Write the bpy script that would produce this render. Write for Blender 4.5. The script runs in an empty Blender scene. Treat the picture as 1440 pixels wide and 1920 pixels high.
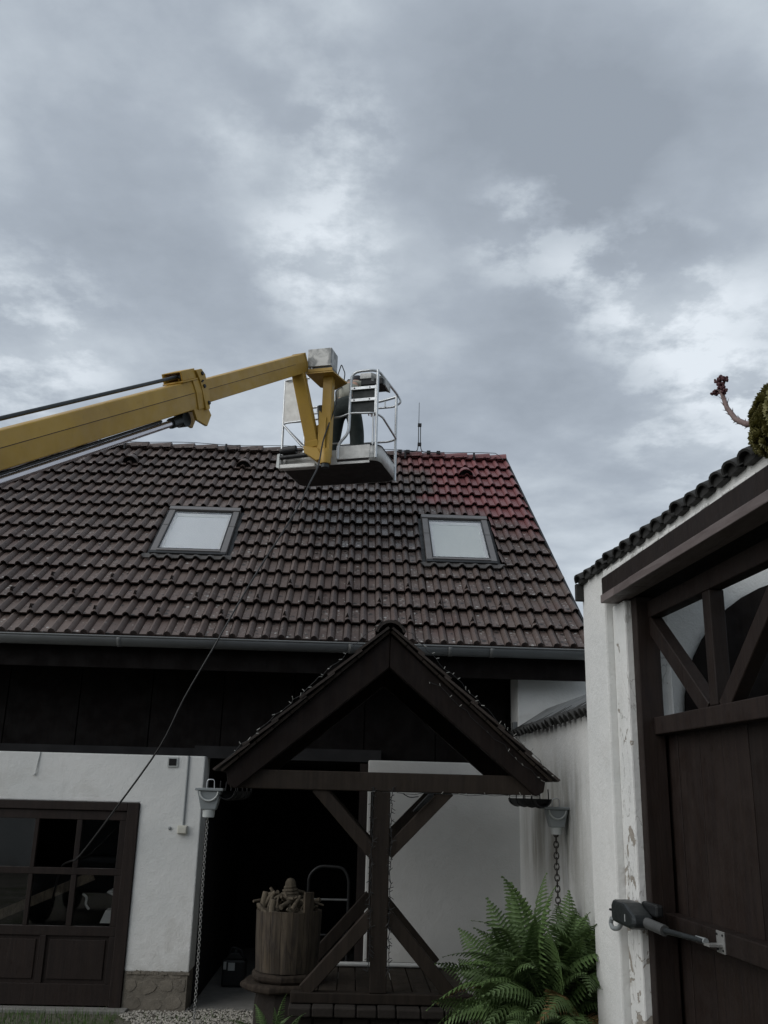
import bpy, bmesh, math, random
from mathutils import Matrix, Vector, noise
random.seed(7)
R = math.radians
sc = bpy.context.scene
COL = sc.collection

# ------------------------------------------------------------------ camera
cam_d = bpy.data.cameras.new('camera')
cam_d.sensor_fit = 'VERTICAL'
cam_d.sensor_height = 36.0
cam_d.lens = 1750.13 / 1920 * 36.0
cam_d.clip_start = 0.05
cam_d.clip_end = 2000
cam = bpy.data.objects.new('camera', cam_d)
COL.objects.link(cam)
cr = Vector((0.99912, -0.03398, 0.02466))
cd = Vector((0.033393, 0.287268, -0.957268))
cf = Vector((0.025445, 0.957247, 0.288149))
m = Matrix.Identity(4)
for i in range(3):
    m[i][0] = cr[i]; m[i][1] = -cd[i]; m[i][2] = -cf[i]
m[2][3] = 2.0
cam.matrix_world = m
sc.camera = cam

# ------------------------------------------------------------------ sun, sky, exposure
SUN_DIR = Vector((-0.74, -0.34, 0.58)).normalized()
sun_el = math.asin(SUN_DIR.z)
sun_az = math.atan2(SUN_DIR.x, SUN_DIR.y)
sd = bpy.data.lights.new('sun', 'SUN')
sd.energy = 1.5
sd.angle = R(70)
sd.color = (1.0, 0.97, 0.93)
sun = bpy.data.objects.new('sun', sd)
sun.rotation_euler = SUN_DIR.to_track_quat('Z', 'Y').to_euler()
sun.location = (-6, -3, 12)
COL.objects.link(sun)

world = bpy.data.worlds.new('World')
sc.world = world
world.use_nodes = True
wn, wl = world.node_tree.nodes, world.node_tree.links
wn.clear()

def W(t, **k):
    n = wn.new(t)
    for a, v in k.items():
        setattr(n, a, v)
    return n

def wmath(op, a, b=None, clamp=False):
    n = W('ShaderNodeMath', operation=op, use_clamp=clamp)
    for i, v in enumerate((a, b)):
        if v is None: continue
        if isinstance(v, (int, float)): n.inputs[i].default_value = v
        else: wl.new(v, n.inputs[i])
    return n.outputs[0]

tc = W('ShaderNodeTexCoord')
nrm = W('ShaderNodeVectorMath', operation='NORMALIZE')
wl.new(tc.outputs['Generated'], nrm.inputs[0])
DIRV = nrm.outputs[0]
sx = W('ShaderNodeSeparateXYZ'); wl.new(DIRV, sx.inputs[0])
zz = wmath('ADD', wmath('MAXIMUM', sx.outputs[2], 0.0), 0.16)
cx = W('ShaderNodeCombineXYZ')
wl.new(wmath('DIVIDE', sx.outputs[0], zz), cx.inputs[0])
wl.new(wmath('DIVIDE', sx.outputs[1], zz), cx.inputs[1])

def wnoise(scale, detail, rough, dist=0.0, off=(0, 0, 0)):
    mp = W('ShaderNodeMapping')
    mp.inputs['Location'].default_value = off
    wl.new(cx.outputs[0], mp.inputs[0])
    n = W('ShaderNodeTexNoise')
    n.inputs['Scale'].default_value = scale
    n.inputs['Detail'].default_value = detail
    n.inputs['Roughness'].default_value = rough
    n.inputs['Distortion'].default_value = dist
    wl.new(mp.outputs[0], n.inputs['Vector'])
    return n.outputs['Fac']

n_big = wnoise(1.5, 5, 0.52, 0.0, (3.1, 1.7, 0))
n_mid = wnoise(2.6, 9, 0.50, 0.0, (0.4, 5.2, 2))
n_wisp = wnoise(5.6, 10, 0.60, 0.0, (7.7, 2.2, 5))
n_bil = wmath('ABSOLUTE', wmath('SUBTRACT', wnoise(1.15, 8, 0.50, 0.0, (11.3, 4.1, 1)), 0.5))
n_bil2 = wmath('ABSOLUTE', wmath('SUBTRACT', wnoise(2.6, 8, 0.52, 0.0, (2.6, 9.4, 3)), 0.5))
puff = wmath('ADD', wmath('MULTIPLY', wmath('SUBTRACT', n_bil, 0.09), 1.3), wmath('MULTIPLY', wmath('SUBTRACT', n_bil2, 0.08), 0.8))
val = wmath('ADD', wmath('ADD', wmath('MULTIPLY', wmath('SUBTRACT', n_big, 0.5), 0.60), puff),
            wmath('MULTIPLY', wmath('SUBTRACT', n_mid, 0.5), 0.80))
val = wmath('ADD', val, wmath('MULTIPLY', wmath('SUBTRACT', n_wisp, 0.5), 0.55))
# breaks in the cloud deck (bright) and thick lumps (dark), at their own directions
LUMPS = [((-0.031, 0.783, 0.621), 4.5, 0.34), ((-0.05, 0.848, 0.528), 5.5, 0.44), ((0.166, 0.818, 0.551), 5.0, 0.42),
         ((0.269, 0.827, 0.493), 6.0, 0.46), ((0.37, 0.823, 0.43), 5.5, 0.34), ((-0.339, 0.843, 0.417), 7.0, 0.40),
         ((-0.136, 0.78, 0.611), 3.0, 0.16), ((-0.074, 0.714, 0.696), 4.5, 0.10), ((0.334, 0.866, 0.373), 6.0, 0.34),
         ((0.135, 0.756, 0.64), 10.0, -0.26), ((0.281, 0.765, 0.58), 9.0, -0.26), ((-0.258, 0.797, 0.546), 8.0, -0.22),
         ((0.174, 0.874, 0.454), 6.0, -0.16), ((-0.147, 0.873, 0.464), 5.0, -0.10)]
brk = wmath('MULTIPLY', wmath('SUBTRACT', n_wisp, 0.45), 8.0, True)
brk = wmath('ADD', wmath('MULTIPLY', brk, 0.80), 0.12)
for d_, rad, amp in LUMPS:
    dt = W('ShaderNodeVectorMath', operation='DOT_PRODUCT')
    wl.new(DIRV, dt.inputs[0]); dt.inputs[1].default_value = Vector(d_).normalized()
    mr = W('ShaderNodeMapRange', interpolation_type='SMOOTHSTEP')
    wl.new(dt.outputs['Value'], mr.inputs['Value'])
    mr.inputs['From Min'].default_value = math.cos(R(rad)); mr.inputs['From Max'].default_value = 1.0
    mr.inputs['To Min'].default_value = 0.0; mr.inputs['To Max'].default_value = amp
    t_ = mr.outputs[0]
    if amp > 0: t_ = wmath('MULTIPLY', t_, brk)
    val = wmath('ADD', val, t_)
ramp = W('ShaderNodeValToRGB')
els = ramp.color_ramp.elements
els[0].position = 0.0; els[0].color = (0.280, 0.318, 0.368, 1)
els[1].position = 1.0; els[1].color = (0.71, 0.765, 0.82, 1)
e = els.new(0.30); e.color = (0.358, 0.403, 0.460, 1)
e = els.new(0.55); e.color = (0.475, 0.527, 0.582, 1)
wl.new(wmath('ADD', val, 0.45, True), ramp.inputs[0])
sky = W('ShaderNodeTexSky', sky_type='NISHITA')
sky.sun_disc = False
sky.sun_elevation = sun_el
sky.sun_rotation = sun_az
skm = W('ShaderNodeMix', data_type='RGBA', blend_type='MULTIPLY'); skm.inputs[0].default_value = 1
wl.new(sky.outputs[0], skm.inputs[6]); skm.inputs[7].default_value = (0.08, 0.08, 0.08, 1)
mx = W('ShaderNodeMix', data_type='RGBA'); mx.inputs[0].default_value = 0.93
wl.new(skm.outputs[2], mx.inputs[6]); wl.new(ramp.outputs[0], mx.inputs[7])
bg = W('ShaderNodeBackground'); bg.inputs[1].default_value = 1.0
wl.new(mx.outputs[2], bg.inputs[0])
wo = W('ShaderNodeOutputWorld'); wl.new(bg.outputs[0], wo.inputs[0])

vs = sc.view_settings
vs.view_transform = 'Standard'
try: vs.look = 'None'
except Exception: pass
vs.exposure = 0.2
vs.gamma = 1.0
vs.use_curve_mapping = False

# ------------------------------------------------------------------ materials
class NT:
    def __init__(s, name):
        s.m = bpy.data.materials.new(name); s.m.use_nodes = True
        s.n, s.l = s.m.node_tree.nodes, s.m.node_tree.links
        s.b = s.n['Principled BSDF']
        s.pos = s.n.new('ShaderNodeNewGeometry').outputs['Position']
    def new(s, t, **k):
        n = s.n.new(t)
        for a, v in k.items(): setattr(n, a, v)
        return n
    def put(s, v, sock):
        if hasattr(v, 'is_output'): s.l.new(v, sock)
        elif isinstance(v, (tuple, list)) and sock.type == 'RGBA' and len(v) == 3: sock.default_value = (*v, 1)
        else: sock.default_value = v
    def math(s, op, a, b=0.0, clamp=False):
        n = s.new('ShaderNodeMath', operation=op, use_clamp=clamp)
        s.put(a, n.inputs[0]); s.put(b, n.inputs[1]); return n.outputs[0]
    def noise(s, scale, detail=4, rough=0.55, vec=None, stretch=None, dist=0.0):
        v = vec or s.pos
        if stretch:
            mp = s.new('ShaderNodeMapping'); s.l.new(v, mp.inputs[0]); mp.inputs['Scale'].default_value = stretch; v = mp.outputs[0]
        n = s.new('ShaderNodeTexNoise'); s.l.new(v, n.inputs['Vector'])
        n.inputs['Scale'].default_value = scale; n.inputs['Detail'].default_value = detail; n.inputs['Roughness'].default_value = rough
        n.inputs['Distortion'].default_value = dist
        return n.outputs['Fac']
    def step(s, v, a, b, lo=0.0, hi=1.0):
        n = s.new('ShaderNodeMapRange', interpolation_type='SMOOTHSTEP')
        s.put(v, n.inputs['Value'])
        n.inputs['From Min'].default_value = a; n.inputs['From Max'].default_value = b
        n.inputs['To Min'].default_value = lo; n.inputs['To Max'].default_value = hi
        return n.outputs[0]
    def mix(s, f, a, b, mode='MIX'):
        n = s.new('ShaderNodeMix', data_type='RGBA', blend_type=mode)
        s.put(f, n.inputs[0]); s.put(a, n.inputs[6]); s.put(b, n.inputs[7]); return n.outputs[2]
    def scale(s, c, f):
        n = s.new('ShaderNodeVectorMath', operation='SCALE'); s.put(c, n.inputs[0]); s.put(f, n.inputs['Scale']); return n.outputs[0]
    def xyz(s):
        n = s.new('ShaderNodeSeparateXYZ'); s.l.new(s.pos, n.inputs[0]); return n.outputs
    def rnd(s): return s.new('ShaderNodeObjectInfo').outputs['Random']
    def bump(s, h, strength=0.3, dist=0.01):
        n = s.new('ShaderNodeBump'); s.put(h, n.inputs['Height'])
        n.inputs['Strength'].default_value = strength; n.inputs['Distance'].default_value = dist
        s.l.new(n.outputs[0], s.b.inputs['Normal'])
    def done(s, col, rough=0.7, metal=0.0, spec=0.4):
        s.put(col, s.b.inputs['Base Color']); s.put(rough, s.b.inputs['Roughness'])
        s.put(metal, s.b.inputs['Metallic']); s.put(spec, s.b.inputs['Specular IOR Level'])
        return s.m

def simple(name, col, rough=0.7, metal=0.0, var=0.35, sc_=9.0, spec=0.4, bump=0.15, rnd=0.0, stretch=None, fine=0):
    t = NT(name)
    f = t.noise(sc_, 6, 0.6, stretch=stretch)
    k = t.math('ADD', t.math('MULTIPLY', f, var * 2), 1 - var)
    if rnd: k = t.math('MULTIPLY', k, t.math('ADD', t.math('MULTIPLY', t.rnd(), rnd), 1 - rnd / 2))
    c = t.scale(col, k)
    if bump: t.bump(t.noise(fine or sc_ * 6, 5, 0.6, stretch=stretch), bump, 0.006)
    rr = t.step(t.noise(sc_ * 1.7, 3), 0.3, 0.7, max(0.02, rough - 0.08), min(1, rough + 0.08))
    return t.done(c, rr, metal, spec)

def tile_material():
    t = NT('concrete_tile')
    x, y, z = t.xyz()
    r = t.rnd()
    mott = t.noise(14, 6, 0.65)
    base = t.mix(t.step(t.noise(0.9, 4, 0.6), 0.35, 0.65), (0.086, 0.061, 0.053), (0.106, 0.079, 0.068))
    base = t.scale(base, t.math('ADD', t.math('MULTIPLY', mott, 0.7), 0.62))
    base = t.scale(base, t.math('ADD', t.math('MULTIPLY', r, 0.34), 0.84))
    # old reddish coating that still shows on patches
    red_old = t.math('MULTIPLY', t.step(t.noise(1.6, 5, 0.6, dist=0.4), 0.55, 0.72), 0.55)
    base = t.mix(red_old, base, (0.085, 0.05, 0.045))
    tco = t.new('ShaderNodeTexCoord').outputs['Object']
    so = t.new('ShaderNodeSeparateXYZ'); t.l.new(tco, so.inputs[0])
    ph = t.math('FRACT', t.math('DIVIDE', so.outputs[0], 0.165))
    pan = t.math('MULTIPLY', t.step(ph, 0.02, 0.06), t.step(ph, 0.52, 0.47))
    base = t.scale(base, t.math('ADD', t.math('MULTIPLY', pan, 0.22), 0.90))
    # wet strip below the lift: darker and smoother
    wx = t.math('MULTIPLY', t.step(x, -0.95, -0.45), t.step(x, 1.15, 0.55))
    wz = t.math('MULTIPLY', t.step(z, 4.55, 4.85), t.step(z, 6.6, 6.1))
    wet = t.math('MULTIPLY', t.math('MULTIPLY', wx, wz), t.step(t.noise(2.4, 4), 0.32, 0.55))
    base = t.mix(t.math('MULTIPLY', wet, 0.4), base, (0.055, 0.054, 0.055))
    # washed dark stain lower down
    sx_ = t.math('MULTIPLY', t.step(x, -0.75, -0.4), t.step(x, 0.5, 0.05))
    sz_ = t.math('MULTIPLY', t.step(z, 3.3, 3.55), t.step(z, 5.1, 4.5))
    stain = t.math('MULTIPLY', t.math('MULTIPLY', sx_, sz_), t.step(t.noise(3.0, 4), 0.38, 0.6))
    base = t.mix(t.math('MULTIPLY', stain, 0.7), base, (0.058, 0.040, 0.036))
    # lichen: pale flecks and dark moss spots, thickest on the lower right and the middle
    where = t.step(t.noise(1.1, 3), 0.36, 0.60)
    where = t.math('ADD', t.math('MULTIPLY', where, 0.8), t.math('MULTIPLY', t.step(x, -0.9, 1.2), 0.45))
    def spots(scale, lo, hi, keep, col, k_):
        vo = t.new('ShaderNodeTexVoronoi'); t.l.new(t.pos, vo.inputs['Vector']); vo.inputs['Scale'].default_value = scale
        sc_ = t.new('ShaderNodeSeparateColor'); t.l.new(vo.outputs['Color'], sc_.inputs[0])
        size = t.math('MULTIPLY', sc_.outputs[1], 0.5)
        d_ = t.math('ADD', vo.outputs['Distance'], t.math('MULTIPLY', t.math('SUBTRACT', t.noise(scale * 6, 3), 0.5), 0.25))
        sp = t.step(t.math('ADD', d_, t.math('MULTIPLY', size, 0.16)), hi, lo)
        on = t.math('GREATER_THAN', t.math('ADD', sc_.outputs[0], t.math('MULTIPLY', where, 0.35)), keep)
        return t.mix(t.math('MULTIPLY', t.math('MULTIPLY', t.math('MULTIPLY', sp, on), k_), t.math('ADD', t.math('MULTIPLY', pan, 0.8), 0.2)), base, col)
    patch = t.math('MULTIPLY', t.math('MULTIPLY', t.step(t.noise(34, 5, 0.7), 0.50, 0.60), t.step(t.noise(5.5, 3), 0.47, 0.58)), t.math('MULTIPLY', where, pan))
    base = t.mix(t.math('MULTIPLY', patch, 0.42), base, (0.27, 0.255, 0.235))
    base = spots(12, 0.24, 0.40, 0.74, (0.016, 0.014, 0.013), 0.9)
    base = spots(16, 0.20, 0.34, 0.97, (0.40, 0.39, 0.37), 0.85)
    base = spots(27, 0.22, 0.36, 0.93, (0.30, 0.29, 0.27), 0.7)
    base = spots(23, 0.24, 0.38, 0.86, (0.02, 0.017, 0.016), 0.8)
    # fresh red-brown paint, sprayed on the top right
    edge = t.math('ADD', x, t.math('MULTIPLY', t.noise(3.2, 4), 0.5))
    zz_ = t.math('ADD', z, t.math('MULTIPLY', t.math('SUBTRACT', x, 1.0), 0.42))
    zz_ = t.math('ADD', zz_, t.math('MULTIPLY', t.noise(2.6, 3), 0.35))
    edge = t.math('ADD', edge, t.math('MULTIPLY', t.math('SUBTRACT', r, 0.5), 0.30))
    zz_ = t.math('ADD', zz_, t.math('MULTIPLY', t.math('SUBTRACT', r, 0.5), 0.5))
    pm = t.math('MULTIPLY', t.step(edge, 1.02, 1.34), t.step(zz_, 5.62, 6.3))
    top = t.math('MULTIPLY', t.math('MULTIPLY', t.step(z, 6.45, 6.75), t.step(x, 0.35, 0.9)), 0.85)
    pm = t.math('MAXIMUM', pm, top)
    paint = t.scale((0.190, 0.070, 0.072), t.math('MULTIPLY', t.math('ADD', t.math('MULTIPLY', mott, 0.3), 0.85), t.math('ADD', t.math('MULTIPLY', r, 0.24), 0.88)))
    base = t.mix(t.math('MULTIPLY', pm, 0.93), base, paint)
    t.bump(t.math('ADD', t.noise(120, 4, 0.7), t.math('MULTIPLY', mott, 0.6)), 0.35, 0.004)
    rough = t.math('SUBTRACT', t.math('SUBTRACT', 0.55, t.math('MULTIPLY', wet, 0.28)), t.math('MULTIPLY', pm, 0.12))
    return t.done(base, rough, 0, 0.5)

def plaster(name, dirt=0.35, stain=None, peel=0.0, tone=1.0):
    t = NT(name)
    x, y, z = t.xyz()
    c = t.mix(t.step(t.noise(1.1, 5, 0.6), 0.3, 0.72), (0.74, 0.74, 0.72), (0.64, 0.65, 0.635))
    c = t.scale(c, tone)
    streak = t.step(t.noise(5.0, 5, 0.65, stretch=(1, 1, 0.12)), 0.55, 0.78)
    c = t.mix(t.math('MULTIPLY', streak, dirt * 0.5), c, (0.44, 0.44, 0.41))
    sp = t.step(t.noise(38, 3, 0.7), 0.70, 0.76)
    c = t.mix(t.math('MULTIPLY', sp, dirt), c, (0.25, 0.24, 0.22))
    broad = t.math('MULTIPLY', t.step(t.noise(2.3, 6, 0.65, dist=0.5), 0.52, 0.70), dirt * 0.55)
    c = t.mix(broad, c, (0.50, 0.49, 0.455))
    low = t.math('MULTIPLY', t.step(z, 0.75, 0.15), t.step(t.noise(4, 5), 0.35, 0.65))
    c = t.mix(t.math('MULTIPLY', low, 0.5), c, (0.38, 0.37, 0.33))
    h = t.noise(60, 5, 0.65)
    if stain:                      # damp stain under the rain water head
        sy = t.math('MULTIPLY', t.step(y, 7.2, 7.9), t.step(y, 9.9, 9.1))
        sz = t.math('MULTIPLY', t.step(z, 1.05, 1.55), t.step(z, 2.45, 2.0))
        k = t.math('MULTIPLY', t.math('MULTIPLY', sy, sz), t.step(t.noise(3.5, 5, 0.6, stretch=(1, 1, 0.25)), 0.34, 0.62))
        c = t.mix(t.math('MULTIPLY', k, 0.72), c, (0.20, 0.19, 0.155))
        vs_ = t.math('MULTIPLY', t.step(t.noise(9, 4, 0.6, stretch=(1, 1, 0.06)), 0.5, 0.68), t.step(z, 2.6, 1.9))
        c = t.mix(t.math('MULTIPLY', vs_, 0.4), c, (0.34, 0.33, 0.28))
    if peel:
        pz = t.step(z, 2.15, 1.75)
        pk = t.math('MULTIPLY', t.step(t.math('ADD', t.noise(6.5, 6, 0.62, dist=0.6), t.math('MULTIPLY', pz, 0.085)), 0.635, 0.655), 1.0)
        inner = t.mix(t.noise(26, 5, 0.7), (0.16, 0.13, 0.10), (0.42, 0.39, 0.34))
        c = t.mix(t.math('MULTIPLY', pk, peel), c, inner)
        ln = t.math('MULTIPLY', t.step(t.noise(4.2, 5, 0.55, stretch=(1, 1, 0.35), dist=1.0), 0.488, 0.5), t.step(t.noise(4.2, 5, 0.55, stretch=(1, 1, 0.35), dist=1.0), 0.512, 0.5))
        c = t.mix(t.math('MULTIPLY', ln, 0.5), c, (0.2, 0.19, 0.17))
        h = t.math('SUBTRACT', h, t.math('MULTIPLY', pk, 2.5))
    t.bump(t.math('ADD', h, t.math('MULTIPLY', t.noise(13, 4, 0.6), 1.6)), 0.5, 0.008)
    return t.done(c, 0.85, 0, 0.25)

def wood(name, col, col2, rough=0.6, axis=(1, 1, 0.08), rnd=0.35, spec=0.35):
    t = NT(name)
    g = t.noise(22, 7, 0.65, stretch=axis, dist=0.8)
    c = t.mix(t.step(g, 0.3, 0.7), col, col2)
    c = t.scale(c, t.math('ADD', t.math('MULTIPLY', t.rnd(), rnd), 1 - rnd / 2))
    t.bump(g, 0.5, 0.006)
    return t.done(c, t.step(t.noise(7, 3), 0.3, 0.7, rough - 0.12, rough + 0.12), 0, spec)

def glass_mat(name, tint=(1, 1, 1), rough=0.02):
    t = NT(name)
    t.b.inputs['Transmission Weight'].default_value = 1.0
    t.b.inputs['IOR'].default_value = 1.5
    return t.done(tint, rough, 0, 0.5)

M_TILE = tile_material()
M_WHITE = plaster('white_plaster', 0.35)
M_FACADE = plaster('dull_white_plaster', 0.65, tone=1.0)
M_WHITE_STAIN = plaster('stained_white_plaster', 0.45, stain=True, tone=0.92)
M_FACADE2 = plaster('shaded_corner_plaster', 0.3, tone=0.82)  # same plaster, tone lowered to carry the shade behind the well
M_PEEL = plaster('peeling_white_plaster', 0.5, peel=0.95)
M_BROWN = wood('dark_brown_timber', (0.018, 0.012, 0.010), (0.010, 0.007, 0.006))
M_GATE = wood('brown_gate_timber', (0.020, 0.0132, 0.0105), (0.0125, 0.0082, 0.007), 0.6, spec=0.25)
M_SHED = wood('well_timber', (0.027, 0.0200, 0.0150), (0.016, 0.012, 0.0092), 0.7, spec=0.2)
M_RAFTER = wood('near_black_timber', (0.013, 0.009, 0.0075), (0.008, 0.0055, 0.005), 0.75, spec=0.15)
M_PINK = wood('weathered_brown_board', (0.16, 0.135, 0.13), (0.11, 0.088, 0.084), 0.6, (1, 0.1, 1))
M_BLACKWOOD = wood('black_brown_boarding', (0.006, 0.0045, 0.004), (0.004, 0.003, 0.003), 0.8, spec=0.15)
M_DECK = wood('old_deck_planks', (0.046, 0.037, 0.028), (0.030, 0.024, 0.019), 0.8, (1, 0.08, 1), spec=0.2)
M_GUTTER = simple('grey_zinc', (0.135, 0.142, 0.143), 0.45, 0.1, 0.2, 5)
M_FRAME = simple('grey_aluminium_cover', (0.155, 0.148, 0.145), 0.45, 0.3, 0.15, 6)
M_FLASH = simple('dark_flashing', (0.018, 0.019, 0.020), 0.5, 0.3, 0.3, 8)
M_LEAD = simple('lead_apron', (0.075, 0.07, 0.066), 0.6, 0.2, 0.45, 18)
M_GLASS = glass_mat('window_glass')
M_SKYSHEET = simple('white_sky_sheet', (0.82, 0.86, 0.88), 0.8, 0, 0.05, 3, bump=0)  # sheet added under the glass to brighten it like reflected sky
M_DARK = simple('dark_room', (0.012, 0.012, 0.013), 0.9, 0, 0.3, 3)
M_CONC = simple('concrete', (0.20, 0.195, 0.18), 0.9, 0, 0.35, 7, bump=0.4)
M_STONE = simple('rubble_stone', (0.168, 0.149, 0.121), 0.95, 0, 0.45, 16, bump=1.0, rnd=0.3)
M_MORTAR = simple('mortar', (0.165, 0.147, 0.12), 0.95, 0, 0.5, 14, bump=1.0)
M_CURB = simple('dark_stone', (0.026, 0.022, 0.019), 0.9, 0, 0.45, 8, bump=0.6, rnd=0.3, spec=0.2)
M_STEEL = simple('galvanised_steel', (0.55, 0.57, 0.58), 0.38, 0.75, 0.2, 12, bump=0.05)
M_SHEET = simple('aluminium_sheet', (0.52, 0.52, 0.50), 0.5, 0.35, 0.3, 9, bump=0.1)
M_DARKSTEEL = simple('dark_steel', (0.035, 0.04, 0.042), 0.45, 0.5, 0.2, 12, bump=0.05)
M_CHROME = simple('chrome_rod', (0.62, 0.60, 0.62), 0.22, 0.9, 0.08, 6, bump=0)
M_BLACK = simple('black_rubber', (0.012, 0.013, 0.014), 0.5, 0, 0.2, 20, bump=0.05)
M_HOSE = simple('black_hose', (0.014, 0.014, 0.014), 0.4, 0, 0.2, 20, bump=0.0, spec=0.4)
M_PANEL = simple('dark_green_panel', (0.020, 0.026, 0.025), 0.55, 0, 0.2, 8)
M_UNDER = simple('black_platform_underside', (0.030, 0.026, 0.025), 0.7, 0, 0.35, 6)
M_SKIN = simple('skin', (0.42, 0.26, 0.19), 0.6, 0, 0.1, 20)
M_SHIRT = simple('grey_green_shirt', (0.25, 0.25, 0.21), 0.85, 0, 0.2, 14)
M_TROUSER = simple('dark_green_trousers', (0.022, 0.030, 0.027), 0.85, 0, 0.25, 12)
M_CAP = simple('dark_cap', (0.02, 0.02, 0.025), 0.8)
M_PLASTIC = simple('grey_plastic', (0.24, 0.26, 0.265), 0.45, 0, 0.12, 6, bump=0.03)
M_LPLASTIC = simple('pale_plastic', (0.45, 0.47, 0.46), 0.5, 0, 0.1, 6, bump=0.03)
M_CREAM = simple('cream_plastic', (0.55, 0.54, 0.47), 0.5, 0, 0.1, 8, bump=0.02)
M_CHAIN = simple('chain_steel', (0.30, 0.30, 0.29), 0.4, 0.7, 0.3, 30, bump=0)
M_RUST = simple('dark_rusty_chain', (0.05, 0.045, 0.04), 0.6, 0.4, 0.3, 30, bump=0)
M_BARREL = wood('weathered_barrel', (0.080, 0.062, 0.042), (0.024, 0.018, 0.014), 0.85, (1, 1, 0.14), 0.5)
M_LOG = wood('dark_log', (0.040, 0.031, 0.023), (0.020, 0.015, 0.012), 0.85, (1, 1, 0.4), 0.3, spec=0.15)
M_DRIFT = wood('bare_driftwood', (0.135, 0.112, 0.080), (0.062, 0.050, 0.036), 0.9, (1, 1, 0.3), 0.5)
M_RED = simple('dark_brown_clay', (0.034, 0.026, 0.022), 0.8, 0, 0.45, 11, bump=0.5, rnd=0.4)
M_OLDTILE = simple('mossy_dark_tile', (0.024, 0.024, 0.022), 0.75, 0, 0.5, 13, bump=0.5, rnd=0.5)
M_PIPE = simple('white_pipe_paint', (0.62, 0.63, 0.61), 0.5, 0, 0.1, 6)
M_PLATE = simple('bright_metal', (0.30, 0.30, 0.29), 0.4, 0.4, 0.15, 20)
M_BULB = simple('clear_bulb', (0.3, 0.3, 0.28), 0.3, 0, 0.1, 20, bump=0)

def yellow_mat():
    t = NT('worn_yellow_paint')
    c = t.mix(t.step(t.noise(2.2, 5, 0.6), 0.3, 0.7), (0.44, 0.268, 0.036), (0.355, 0.213, 0.034))
    d = t.step(t.noise(11, 6, 0.65), 0.58, 0.74)
    c = t.mix(t.math('MULTIPLY', d, 0.4), c, (0.21, 0.125, 0.03))
    s = t.step(t.noise(60, 3, 0.7), 0.70, 0.76)
    c = t.mix(t.math('MULTIPLY', s, 0.6), c, (0.09, 0.06, 0.035))
    t.bump(t.noise(30, 4), 0.08, 0.004)
    return t.done(c, t.step(t.noise(8, 3), 0.3, 0.7, 0.38, 0.58), 0, 0.45)
M_YEL = yellow_mat()

def cabinet_mat():
    t = NT('scuffed_grey_cabinet')
    f = t.noise(7, 5, 0.6, dist=0.8)
    c = t.mix(t.step(f, 0.38, 0.62), (0.20, 0.205, 0.20), (0.46, 0.46, 0.44))
    return t.done(c, 0.5, 0.3, 0.4)
M_CAB = cabinet_mat()

def leaf_mat(name, a, b, sheen=0.4):
    t = NT(name)
    c = t.mix(t.noise(5, 4), a, b)
    c = t.scale(c, t.math('ADD', t.math('MULTIPLY', t.rnd(), 0.6), 0.7))
    t.b.inputs['Subsurface Weight'].default_value = 0.0
    return t.done(c, 0.55, 0, sheen)
M_FERN = leaf_mat('fern_green', (0.058, 0.105, 0.032), (0.092, 0.145, 0.046))
M_STALK = simple('fern_stalk', (0.07, 0.075, 0.03), 0.7)
M_SEMP = leaf_mat('houseleek_green', (0.120, 0.130, 0.040), (0.190, 0.160, 0.065))
M_SEMPD = simple('houseleek_flower', (0.07, 0.025, 0.028), 0.7, 0, 0.4, 30)
M_SEMPS = simple('houseleek_stalk', (0.17, 0.12, 0.11), 0.7, 0, 0.4, 30)
M_GRASS = leaf_mat('lawn_green', (0.045, 0.095, 0.020), (0.075, 0.125, 0.030))
M_PEBBLE = simple('pale_gravel', (0.36, 0.34, 0.30), 0.85, 0, 0.5, 40, bump=0.3)

def ground_mat():
    t = NT('yard_ground')
    c = t.mix(t.noise(30, 6, 0.7), (0.075, 0.068, 0.055), (0.21, 0.195, 0.165))
    g = t.step(t.noise(1.6, 4), 0.5, 0.62)
    c = t.mix(t.math('MULTIPLY', g, 0.6), c, (0.05, 0.07, 0.025))
    t.bump(t.noise(70, 5, 0.7), 0.8, 0.02)
    return t.done(c, 0.95, 0, 0.2)
M_GROUND = ground_mat()

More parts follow.
